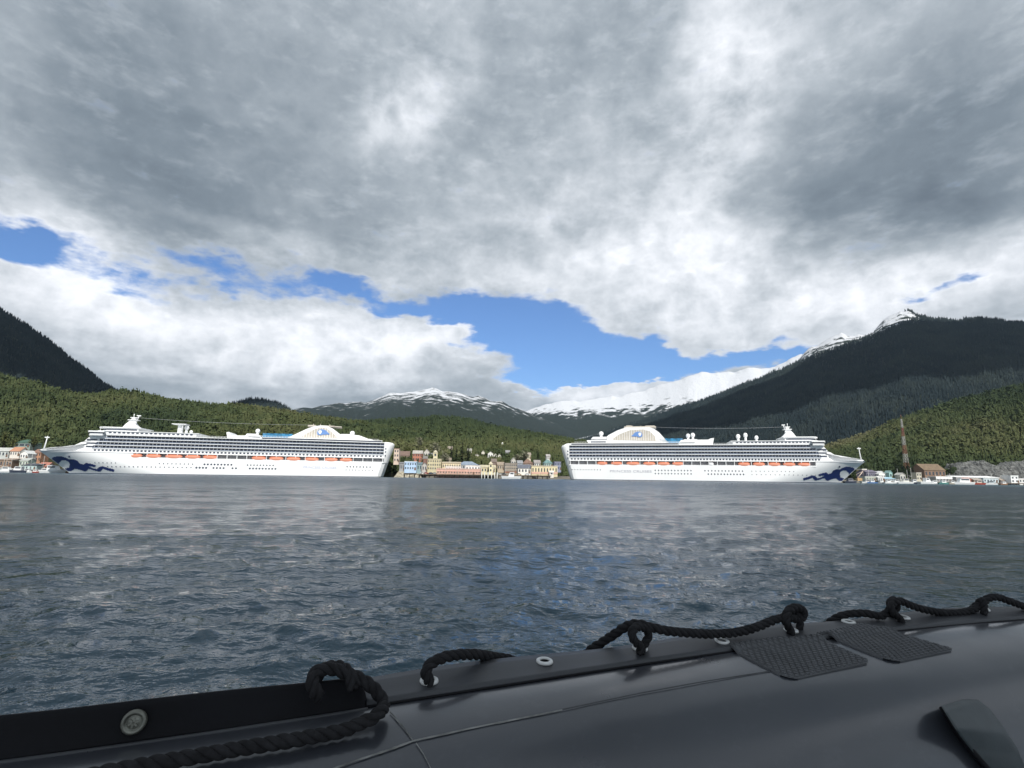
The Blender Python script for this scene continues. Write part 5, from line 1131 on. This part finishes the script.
# ------------------------------------------------------------------ the inflatable boat in front
def build_boat():
    def hit_z(x, y, z): d = ray(x, y); return CAM + d * ((z - CAM[2]) / d[2])
    # the outer edge of the boat is a gently curved level line 1.04 m above the water
    EX = np.array([-250, 0, 180, 300, 400, 513, 568, 599, 650, 700, 806, 839, 930, 1023, 1150]); EY = np.array([752, 725, 706, 691, 677, 659.5, 652, 648, 641.5, 636, 624, 620, 613, 607, 601])
    cf = np.polyfit((EX - 500) / 500., EY, 4); xs = np.linspace(-200, 1120, 90); E3 = np.array([hit_z(x, np.polyval(cf, (x - 500) / 500.), 1.04) for x in xs])
    E3 = np.vstack([E3[0] + (E3[0] - E3[1]) / np.linalg.norm(E3[0] - E3[1]) * np.linspace(3.0, .05, 40)[:, None], E3, E3[-1] + (E3[-1] - E3[-2]) / np.linalg.norm(E3[-1] - E3[-2]) * np.linspace(.05, 5.0, 60)[:, None]])
    L_ = np.concatenate([[0], np.cumsum(np.linalg.norm(np.diff(E3, axis=0), axis=1))]); SS = np.arange(0, L_[-1], .01); E3 = np.stack([np.interp(SS, L_, E3[:, k]) for k in range(3)], 1)
    kr = np.ones(31) / 31
    for _ in range(3): E3[15:-15] = np.stack([np.convolve(E3[:, k], kr, 'valid') for k in range(3)], 1)
    AA_ = np.gradient(E3, axis=0); AA_ /= np.linalg.norm(AA_, axis=1)[:, None]; MM_ = np.stack([AA_[:, 1], -AA_[:, 0], 0 * SS], 1)
    sz = int(np.argmin(np.linalg.norm(E3 - hit_z(370, np.polyval(cf, -.26), 1.04), axis=1))); SS = SS - SS[sz]
    P1 = E3[sz]; A_ = AA_[sz]; Mn = MM_[sz]; Zv = np.array([0, 0, 1.]); R = .27; FW = .074; QC = FW; HC = -.0145 - R
    def fr(s):
        x = np.clip((s - SS[0]) / .01, 0, len(SS) - 1.001); i = int(x); t = x - i; return E3[i] * (1 - t) + E3[i + 1] * t, MM_[i] * (1 - t) + MM_[i + 1] * t
    def X(s, q, h): p, m = fr(s); return p + m * q + Zv * h
    def loc(P):
        i = int(np.argmin(np.linalg.norm((E3 - P)[:, :2], axis=1))); d = P - E3[i]; i2 = i
        return float(SS[i] + d @ AA_[i]), float(d @ MM_[i]), float(d[2])
    def hit_q(x, y, q):
        d = ray(x, y); i = sz
        for _ in range(8):
            k = ((E3[i] - CAM) @ MM_[i] + q) / (d @ MM_[i]); P = CAM + d * k; i = int(np.argmin(np.linalg.norm((E3 + MM_ * q - P)[:, :2], axis=1)))
        return P
    def hit_t(x, y, rr=0.0):                      # march a ray to the tube
        d = ray(x, y); k = .15
        for _ in range(60):
            s, q, h = loc(CAM + d * k); g = math.hypot(q - QC, h - HC) - R - rr
            if g < 2e-5: break
            k += g * .98
        return CAM + d * k
    def sphi(P): s, q, h = loc(P); return s, math.atan2(q - QC, h - HC)
    def tube(s, ph, e=0.0): return X(s, QC + (R + e) * math.sin(ph), HC + (R + e) * math.cos(ph))
    def flange(s, w, e=0.0): return X(s, FW * w, -.003 * w - .009 * w * w + .004 * math.sin(s * 9) * (1 - w) + e)      # w = 0 outer edge, 1 root
    root = empty('inflatable_boat', X(0, QC, HC), 'black rubber inflatable boat side tube with rope lifelines and white eyelets', 'inflatable boat')
    org = X(0, QC, HC)
    rub = mat('black_rubber', (.034, .037, .045), .34, .5, var=.10, scale=3, bump=.10, bscale=420, coat=.9)
    nt = rub.node_tree; p = nt.nodes['Principled BSDF']; p.inputs['Coat Roughness'].default_value = .16     # scuffs and dried salt change the sheen, not the colour
    tc = nt.nodes.new('ShaderNodeTexCoord'); n = nt.nodes.new('ShaderNodeTexNoise'); n.inputs['Scale'].default_value = 7; n.inputs['Detail'].default_value = 6; nt.links.new(tc.outputs['Object'], n.inputs['Vector'])
    mr = nt.nodes.new('ShaderNodeMapRange'); nt.links.new(n.outputs['Fac'], mr.inputs[0]); mr.inputs[1].default_value = .3; mr.inputs[2].default_value = .7; mr.inputs[3].default_value = .27; mr.inputs[4].default_value = .42; nt.links.new(mr.outputs[0], p.inputs['Roughness'])
    # pale scuffs and dried salt on the skin
    base_l = p.inputs['Base Color'].links[0].from_socket; ns = nt.nodes.new('ShaderNodeTexNoise'); ns.inputs['Scale'].default_value = 16; ns.inputs['Detail'].default_value = 9; ns.inputs['Roughness'].default_value = .72; mp = nt.nodes.new('ShaderNodeMapping'); mp.inputs['Scale'].default_value = (1, 1, 2.2); nt.links.new(tc.outputs['Object'], mp.inputs[0]); nt.links.new(mp.outputs[0], ns.inputs['Vector'])
    ms = nt.nodes.new('ShaderNodeMapRange'); nt.links.new(ns.outputs['Fac'], ms.inputs[0]); ms.inputs[1].default_value = .54; ms.inputs[2].default_value = .78; ms.inputs[4].default_value = .12
    mxs = nt.nodes.new('ShaderNodeMix'); mxs.data_type = 'RGBA'; nt.links.new(ms.outputs[0], mxs.inputs[0]); nt.links.new(base_l, mxs.inputs[6]); mxs.inputs[7].default_value = (.20, .21, .22, 1); nt.links.new(mxs.outputs[2], p.inputs['Base Color'])
    rub2 = mat('flange_rubber', (.040, .042, .047), .5, .5, var=.12, scale=9, bump=.2, bscale=300)
    shadem = mat('shade_dark_rubber', (.004, .004, .006), .6, .2, var=.2, scale=9, bump=.2, bscale=300)  # flange rubber darkened: the upright flap's unlit look is put into the colour
    ropem = mat('rope_fibre', (.016, .0155, .017), .85, .25, var=.35, scale=60, bump=.9, bscale=900)
    whm = mat('white_eyelet', (.66, .66, .64), .4, .5, var=.1, scale=40)
    patm = mat('grip_rubber', (.080, .082, .087), .62, .35, var=.12, scale=20)
    glue = mat('seam_glue', (.20, .20, .19), .6, .3, var=.5, scale=30)
    brass = mat('valve_metal', (.20, .20, .17), .38, .5, metal=.6, var=.3, scale=60)
    dark = mat('eyelet_hole', (.004, .004, .004), .9, .1)
    hand = mat('handle_rubber', (.050, .060, .063), .45, .4, var=.15, scale=20, bump=.15, bscale=300)
    def fin(b, name, m, par=root, **k): return b.build(name, m, par, org, **k)
    # tube
    b = MB(); S = np.concatenate([np.linspace(SS[0] + .02, -1.2, 14), np.linspace(-1.1, 3.0, 120), np.linspace(3.2, SS[-1] - .05, 12)]); PH = np.linspace(-math.pi, math.pi, 97)[:-1]; n = len(PH); v = []
    for s in S:
        for ph in PH:
            e = .0022 * (fbm(np.array([s * 2.2 + 30]), np.array([ph * 1.5 + 8]), 3)[0] - .5) * 2 + .0009 * (fbm(np.array([s * 11 + 3]), np.array([ph * 5 + 1]), 3)[0] - .5); v.append(tube(s, ph, e))
    b.add(v, [(i * n + j, (i + 1) * n + j, (i + 1) * n + (j + 1) % n, i * n + (j + 1) % n) for i in range(len(S) - 1) for j in range(n)] + [tuple(range(n)), tuple(range((len(S) - 1) * n, len(S) * n))], 0, True)
    fin(b, 'tube', rub, recalc=True)
    # flange lying outward along the top
    sE = loc(hit_q(367, 698, FW))[0]
    b = MB(); S = np.linspace(sE, 5.5, 300); W_ = [(0, .004), (.0, 0), (.02, .0045), (.25, .004), (.6, .0035), (.9, .004), (.985, .0055), (1.03, .002), (1.06, -.003), (1.0, -.005), (.5, -.002), (.1, -.002)]
    v = [flange(s, w, e) for s in S for w, e in W_]; n = len(W_)
    b.add(v, [(i * n + j, i * n + (j + 1) % n, (i + 1) * n + (j + 1) % n, (i + 1) * n + j) for i in range(len(S) - 1) for j in range(n)] + [tuple(range(n)), tuple(range((len(S) - 1) * n, len(S) * n))], 0, True)
    fin(b, 'flange', rub2, recalc=True)
    b = MB(); b.tube([X(s, FW + .005, -.0140) for s in np.linspace(sE, 5.4, 260)], .0024, 6); fin(b, 'flange_shadow_line', shadem)  # near-black strip painting the shadow line along the flange root
    # the stretch of flange folded upright at the left
    s0, _, h0 = loc(hit_q(0, 715, FW - .01)); s1, _, h1 = loc(hit_q(352, 677, FW - .01))
    b = MB(); S = np.concatenate([np.linspace(-2.6, sE - .06, 90), sE - .06 + .06 * np.sin(np.linspace(0, math.pi / 2, 14)[1:])]); prof = [0, .1, .3, .6, .85, .96, 1.0]; v = []
    for s in S:
        top = h0 + (h1 - h0) * (s - s0) / (s1 - s0) + .0015 * math.sin(s * 17)
        x = max(0, (s - (sE - .06)) / .06); top = -.014 + (top + .014) * (math.sqrt(max(0, 1 - (x * .98) ** 3.5)))
        for y, sg in ((.003, 1), (-.003, -1)):
            for w in (prof if sg > 0 else prof[::-1]): v.append(X(s, FW - .004 - .008 * w + .008 * (1 - w) ** 3 + y * (1 if w < 1 else .5) + .0015 * math.sin(s * 23 + w * 2), -.017 + (top + .017) * w))
    n = 2 * len(prof)
    b.add(v, [(i * n + j, i * n + (j + 1) % n, (i + 1) * n + (j + 1) % n, (i + 1) * n + j) for i in range(len(S) - 1) for j in range(n)] + [tuple(range(n)), tuple(range((len(S) - 1) * n, len(S) * n))], 0, True)
    fin(b, 'upright_flap', shadem, recalc=True)
    b = MB(); b.tube([X(s, FW + .010, -.0165) for s in np.linspace(-2.5, sE, 60)], .0040, 8); fin(b, 'bead', rub2)
    # seams of the tube skin
    def seam(px, wd, name='seam'):
        P = [hit_t(x, y) for x, y in px]; SP = np.array([sphi(p) for p in P]); t = np.linspace(0, 1, len(SP)); tt = np.linspace(0, 1, 90)
        s = np.interp(tt, t, SP[:, 0]); ph = np.interp(tt, t, SP[:, 1]); v = []
        for i in range(90):
            ds = s[min(i + 1, 89)] - s[max(i - 1, 0)]; dp = (ph[min(i + 1, 89)] - ph[max(i - 1, 0)]) * R; L = math.hypot(ds, dp) + 1e-9
            w = wd * (.35 + 1.1 * vnoise(np.array([i * .23 + px[0][0]]), np.array([2.5]))[0])
            for k, e in ((-1, .0002), (0, .0020), (1, .0002)): v.append(tube(s[i] - dp / L * w * k, ph[i] + ds / L * w * k / R, e + .0009))
        b.add(v, [(i * 3 + j, i * 3 + j + 1, i * 3 + j + 4, i * 3 + j + 3) for i in range(89) for j in (0, 1)], 0, True)
    b = MB(); seam([(300, 782), (350, 763), (390, 750), (413, 741.5)], .0016); seam([(413, 741.5), (470, 729), (520, 719), (562, 710.5)], .0015); seam([(390, 713), (398, 722), (407, 733), (413, 741.5)], .0011); seam([(416, 744), (423, 754), (432, 772)], .0006); fin(b, 'seam', glue)
    b = MB(); seam([(562, 710.5), (640, 694), (700, 683), (776, 671)], .0006); fin(b, 'seam', rub2)
    # eyelets through the flange
    def hit_fl(x, y):
        P = hit_z(x, y, 1.03)
        for _ in range(6): s, q, h = loc(P); w = min(max(q / FW, 0), 1); P = hit_z(x, y, flange(s, w)[2] + .004)
        return P
    first = None
    for (x, y) in ((429, 681), (544.5, 661.5), (640, 648.5), (722, 641.5), (791, 630.5), (848.5, 622), (903, 617.5), (983, 609.5)):
        P = hit_fl(x, y); rm = .0135
        if first is None:
            b = MB(); k = 28; v = []; nv = Mn * .08 + Zv; nv /= np.linalg.norm(nv); e1 = A_; e2 = np.cross(nv, e1); pr = [(rm * .72, .001), (rm * .78, .0035), (rm, .0042), (rm * 1.2, .0028), (rm * 1.28, -.001), (rm * .72, -.001)]
            for i in range(k):
                c_, s_ = math.cos(2 * math.pi * i / k), math.sin(2 * math.pi * i / k); v += [(e1 * c_ + e2 * s_) * r + nv * z for r, z in pr]
            m_ = len(pr); b.add(v, [(i * m_ + j, ((i + 1) % k) * m_ + j, ((i + 1) % k) * m_ + (j + 1) % m_, i * m_ + (j + 1) % m_) for i in range(k) for j in range(m_)], 0, True); first = o = b.build('eyelet', whm, root, None, recalc=True)
            b = MB(); b.add([(e1 * math.cos(t) + e2 * math.sin(t)) * rm * .75 + nv * .0006 for t in np.linspace(0, 2 * math.pi, 25)[:-1]], [tuple(range(24))]); hole = b.build('eyelet_hole', dark, first, None)
        else: o = copy_to(first, root, (0, 0, 0)); copy_to(hole, o, (0, 0, 0))
        o.location = Vector(P - org)
    # round metal fitting on the upright flap
    P = hit_q(134, 722, FW + .002); b = MB(); k = 36; v = []; nv = Mn + Zv * .08; nv /= np.linalg.norm(nv); e1 = A_; e2 = np.cross(nv, e1); pr = [(r_ * .78, z_) for r_, z_ in [(0.0005, .003), (.009, .003), (.0105, .0015), (.013, .0015), (.0145, .005), (.0175, .0055), (.020, .0035), (.0205, -.002)]]
    for i in range(k):
        c_, s_ = math.cos(2 * math.pi * i / k), math.sin(2 * math.pi * i / k); v += [P + (e1 * c_ + e2 * s_) * r + nv * z for r, z in pr]
    m_ = len(pr); b.add(v, [(i * m_ + j, i * m_ + j + 1, ((i + 1) % k) * m_ + j + 1, ((i + 1) % k) * m_ + j) for i in range(k) for j in range(m_ - 1)], 0, True)
    ft = fin(b, 'fitting', brass, recalc=True)
    b = MB()
    for i in range(3):
        t = i * math.pi / 3 + .3; d = e1 * math.cos(t) + e2 * math.sin(t); w = np.cross(nv, d); v = [P + d * a + w * c + nv * z for z in (.003, .0052) for c in (-.0012, .0012) for a in (-.0066, .0066)]
        b.add(v, [(0, 2, 3, 1), (4, 5, 7, 6), (0, 1, 5, 4), (2, 6, 7, 3), (0, 4, 6, 2), (1, 3, 7, 5)])
    fin(b, 'valve_insert', brass, ft, recalc=True)
    # ropes: three twisted strands
    def cr_spline(P, m):
        P = np.array(P); P = np.vstack([2 * P[0] - P[1], P, 2 * P[-1] - P[-2]]); out = []
        for i in range(1, len(P) - 2):
            for t in np.linspace(0, 1, m, endpoint=False):
                a, b_, c, d = P[i - 1], P[i], P[i + 1], P[i + 2]; out.append(.5 * ((2 * b_) + (-a + c) * t + (2 * a - 5 * b_ + 4 * c - d) * t * t + (-a + 3 * b_ - 3 * c + d) * t ** 3))
        return np.array(out + [P[-2]])
    def rope(pts, r, pitch=5.2):
        P = cr_spline(pts, 40); L = np.concatenate([[0], np.cumsum(np.linalg.norm(np.diff(P, axis=0), axis=1))]); N = int(L[-1] / (r * .22)) + 2; q = np.linspace(0, L[-1], N)
        P = np.stack([np.interp(q, L, P[:, i]) for i in range(3)], 1); tg = np.gradient(P, axis=0); tg /= np.linalg.norm(tg, axis=1)[:, None]
        a = np.cross(tg[0], Zv if abs(tg[0][2]) < .9 else A_); a /= np.linalg.norm(a); fa = []
        for i in range(N): a = a - tg[i] * (a @ tg[i]); a /= np.linalg.norm(a); fa.append(a.copy())
        fa = np.array(fa); fb = np.cross(tg, fa); b = MB()
        for k in range(3):
            th = 2 * math.pi * (q / (pitch * r) + k / 3); wob = 1 + .10 * (vnoise(q * 90 + k * 7, q * 0 + k) - .5) * 2
            b.tube(P + (fa * np.cos(th)[:, None] + fb * np.sin(th)[:, None]) * (r * .50), r * .56 * wob, 9)
        # stray fibres standing off the lay
        g = np.random.default_rng(int(L[-1] * 1e4) % 9999)
        for i in range(int(L[-1] / .006)):
            j = int(g.integers(2, N - 2)); t = g.random() * 6.28; d = fa[j] * math.cos(t) + fb[j] * math.sin(t); p = P[j] + d * r * .95; e = d * .004 * g.random() + tg[j] * .008 * g.normal(); w = np.cross(d, tg[j]) * .0003
            b.add([p - w, p + w, p + e], [(0, 1, 2)])
        return b
    Q = lambda x, y, q: hit_q(x, y, q)
    Tt = lambda x, y, e=.014: hit_t(x, y, e)
    r = .0098
    b = rope([Tt(-40, 806), Tt(40, 788), Tt(130, 768), Tt(200, 755.5), Tt(255, 746), Tt(305, 738), Tt(340, 731), Tt(364, 722, .018), Tt(379, 713, .026), Q(384, 704, .118), Q(376, 691, .105), Q(362, 680, .095), Q(346, 673, .088), Q(331, 669, .088), Q(318, 671, .095), Q(312, 680, .106), Q(315, 691, .106), Q(318, 696, .096)], r); fin(b, 'rope', ropem)
    b = rope([Q(352, 690, .100), Q(350, 677, .092), Q(344, 668, .080), Q(334, 666, .068), Q(322, 671, .064), Q(316, 680, .060)], r * .95); fin(b, 'rope', ropem)
    b = rope([Q(430, 690, .055), Q(429, 682, .052), Q(426, 672, .052), Q(431, 664, .048), Q(443, 658, .040), Q(458, 655, .028), Q(475, 654.5, .010), Q(492, 657, -.012), Q(510, 660, -.03), Q(530, 668, -.05), Q(552, 674, -.06)], r); fin(b, 'rope', ropem)
    b = rope([Q(575, 668, -.07), Q(588, 652, -.055), Q(601, 643, -.035), Q(616, 633, -.012), Q(628, 625.5, .008), Q(638, 624, .022), Q(650, 627, .034), Q(668, 631, .042), Q(690, 633, .045), Q(714, 634, .046), Q(738, 632, .046), Q(757, 627, .046), Q(773, 620.5, .044), Q(786, 617.5, .040), Q(798, 619, .030), Q(804, 615, .030), Q(801, 609, .034), Q(793, 608, .042), Q(787, 613, .050), Q(786, 622, .054), Q(790, 630, .052), Q(791, 637, .05)], r); fin(b, 'rope', ropem)
    b = rope([Q(640, 654, .052), Q(640, 647, .052), Q(634, 640, .056), Q(632, 632, .054), Q(638, 627, .044), Q(647, 630, .036), Q(648, 638, .03), Q(643, 646, .034), Q(641, 652, .04)], r * .92); fin(b, 'rope', ropem)
    b = rope([Q(797, 634, .03), Q(800, 625, .034), Q(797, 614, .030), Q(790, 610, .022)], r * .9); fin(b, 'rope', ropem)
    b = rope([Q(820, 630, -.05), Q(836, 618, -.012), Q(850, 614, .004), Q(866, 613.5, .018), Q(880, 616, .028), Q(888, 612, .034), Q(892, 604, .036), Q(899, 601, .034), Q(911, 605.5, .034), Q(928, 610.5, .036), Q(948, 613, .038), Q(966, 612, .038), Q(979, 606.5, .036), Q(988, 598.5, .034), Q(998, 597.5, .034), Q(1010, 601.5, .036), Q(1030, 608, .038), Q(1060, 612, .038), Q(1110, 608, .036)], r); fin(b, 'rope', ropem)
    b = rope([Q(903, 625, .05), Q(899, 618, .048), Q(893, 612, .050), Q(890, 604, .044), Q(894, 599.5, .034), Q(897, 606, .024), Q(892, 617, .02)], r * .92); fin(b, 'rope', ropem)
    b = rope([Q(984, 615, .05), Q(984, 606, .048), Q(982, 600, .044), Q(978, 604, .034), Q(972, 609, .024)], r * .9); fin(b, 'rope', ropem)
    # anti-slip patches bonded over the tube, moulded with a diamond tread
    def hit_skin(x, y):                            # flange or tube, whichever the ray meets: point and outward normal
        P = hit_fl(x, y); s, q, h = loc(P)
        if 0 <= q < FW + .004: return P, Zv
        P = hit_t(x, y); s, ph = sphi(P); m = fr(s)[1]; return P, m * math.sin(ph) + Zv * math.cos(ph)
    for corners in (((724, 647.5), (811, 635.5), (874, 663), (790, 682)), ((816, 633.5), (861, 623.5), (958, 651), (894, 664))):
        C4 = [np.array(c, float) for c in corners]; nu, nv_ = 130, 100; b = MB(); v = []
        PP = np.zeros((nv_ + 1, nu + 1, 3)); NN = np.zeros_like(PP); cu = 14; Pc = np.zeros((cu + 1, cu + 1, 3)); Nc = np.zeros_like(Pc)
        for j in range(cu + 1):
            for i in range(cu + 1):
                u, w = i / cu, j / cu; c = C4[0] * (1 - u) * (1 - w) + C4[1] * u * (1 - w) + C4[2] * u * w + C4[3] * (1 - u) * w
                Pc[j, i], Nc[j, i] = hit_skin(*c); s, q, h = loc(Pc[j, i]); lift = -.0060 - max(0, q - FW - .012) * .9 - h
                if q < FW + .03 and lift > 0: Pc[j, i] += Zv * lift
        gu = np.linspace(0, cu, nu + 1); gv = np.linspace(0, cu, nv_ + 1); iu = np.minimum(gu.astype(int), cu - 1); iv = np.minimum(gv.astype(int), cu - 1); fu = (gu - iu)[None, :, None]; fv = (gv - iv)[:, None, None]
        lerp = lambda G: (G[iv][:, iu] * (1 - fu) + G[iv][:, iu + 1] * fu) * (1 - fv) + (G[iv + 1][:, iu] * (1 - fu) + G[iv + 1][:, iu + 1] * fu) * fv
        PP = lerp(Pc); NN = lerp(Nc); NN /= np.linalg.norm(NN, axis=-1, keepdims=True)
        LU = np.linalg.norm(Pc[-1, -1] - Pc[-1, 0]); LV = np.linalg.norm(Pc[-1, 0] - Pc[0, 0])
        def ins(u, w):
            rc = .030; x = min(u, 1 - u) * LU; y = (1 - w) * LV
            return x > rc or y > rc or (rc - x) ** 2 + (rc - y) ** 2 < rc * rc
        for j in range(nv_ + 1):
            for i in range(nu + 1):
                u, w = i / nu, j / nv_; x, y = u * LU / .0165, w * LV / .0165; t1 = abs(((x + y) % 1) - .5); t2 = abs(((x - y) % 1) - .5); edge = min(u * LU, (1 - u) * LU, w * LV, (1 - w) * LV)
                e = .0036 + (.0026 if (min(t1, t2) > .13 and edge > .006) else 0.0); e = e if edge > 1e-6 else -.001
                v.append(PP[j, i] + NN[j, i] * e)
        f = [(j * (nu + 1) + i, j * (nu + 1) + i + 1, (j + 1) * (nu + 1) + i + 1, (j + 1) * (nu + 1) + i) for j in range(nv_) for i in range(nu) if ins((i + .5) / nu, (j + .5) / nv_)]
        b.add(v, f, 0, False); fin(b, 'grip_patch', patm)
    # moulded hand hold at the lower right
    Lx = [(941, 706), (946, 714), (952, 724), (960, 736), (971, 750), (984, 765), (999, 782), (1015, 800)]; Rx = [(964, 699), (978, 699.5), (990, 709), (1000, 722), (1009, 735), (1017, 748), (1024, 764), (1032, 786)]
    def grid(e0, e1, thick, name, m, ushift=0.0):
        nu = 16; nn = 36; v = []; tt = np.linspace(0, 1, len(Lx)); b = MB()
        for j in range(nn):
            t = j / (nn - 1); l = (np.interp(t, tt, [p[0] for p in Lx]), np.interp(t, tt, [p[1] for p in Lx])); q = (np.interp(t, tt, [p[0] for p in Rx]), np.interp(t, tt, [p[1] for p in Rx]))
            for th in (0, 1):
                for i in range(nu):
                    u = i / (nu - 1); u_ = u if th == 0 else 1 - u; x = l[0] + (q[0] - l[0]) * u_; y = l[1] + (q[1] - l[1]) * u_
                    k = (1 - u_) ** .65; crease = .013 * max(0, 1 - abs((t - .44) - .22 * (u_ - .5)) / .22) * (1 - u_) ** .3 + .0025 * (fbm(np.array([u_ * 3 + 2]), np.array([t * 5]), 3)[0] - .5) ; e = e1 + (e0 - e1) * k * (1 - .35 * max(0, (.12 - t) / .12)) + crease * (1 - k * .4) - .055 * max(0, t - (.44 + .22 * (u_ - .5))) * k - thick * th
                    v.append(hit_t(x, y, max(e, .0005)))
        n = 2 * nu; b.add(v, [(j * n + i, j * n + (i + 1) % n, (j + 1) * n + (i + 1) % n, (j + 1) * n + i) for j in range(nn - 1) for i in range(n)] + [tuple(range(n)), tuple(range((nn - 1) * n, nn * n))], 0, True)
        return fin(b, name, m, recalc=True)
    grid(.036, .004, .007, 'hand_hold', hand)
    b = MB(); b.tube([hit_t(x + 1, y + 1, .017) for x, y in Lx], .006, 8); fin(b, 'hand_hold_lip', shadem)  # lip strip in near-black, painting the dark hollow under the hold
build_boat()
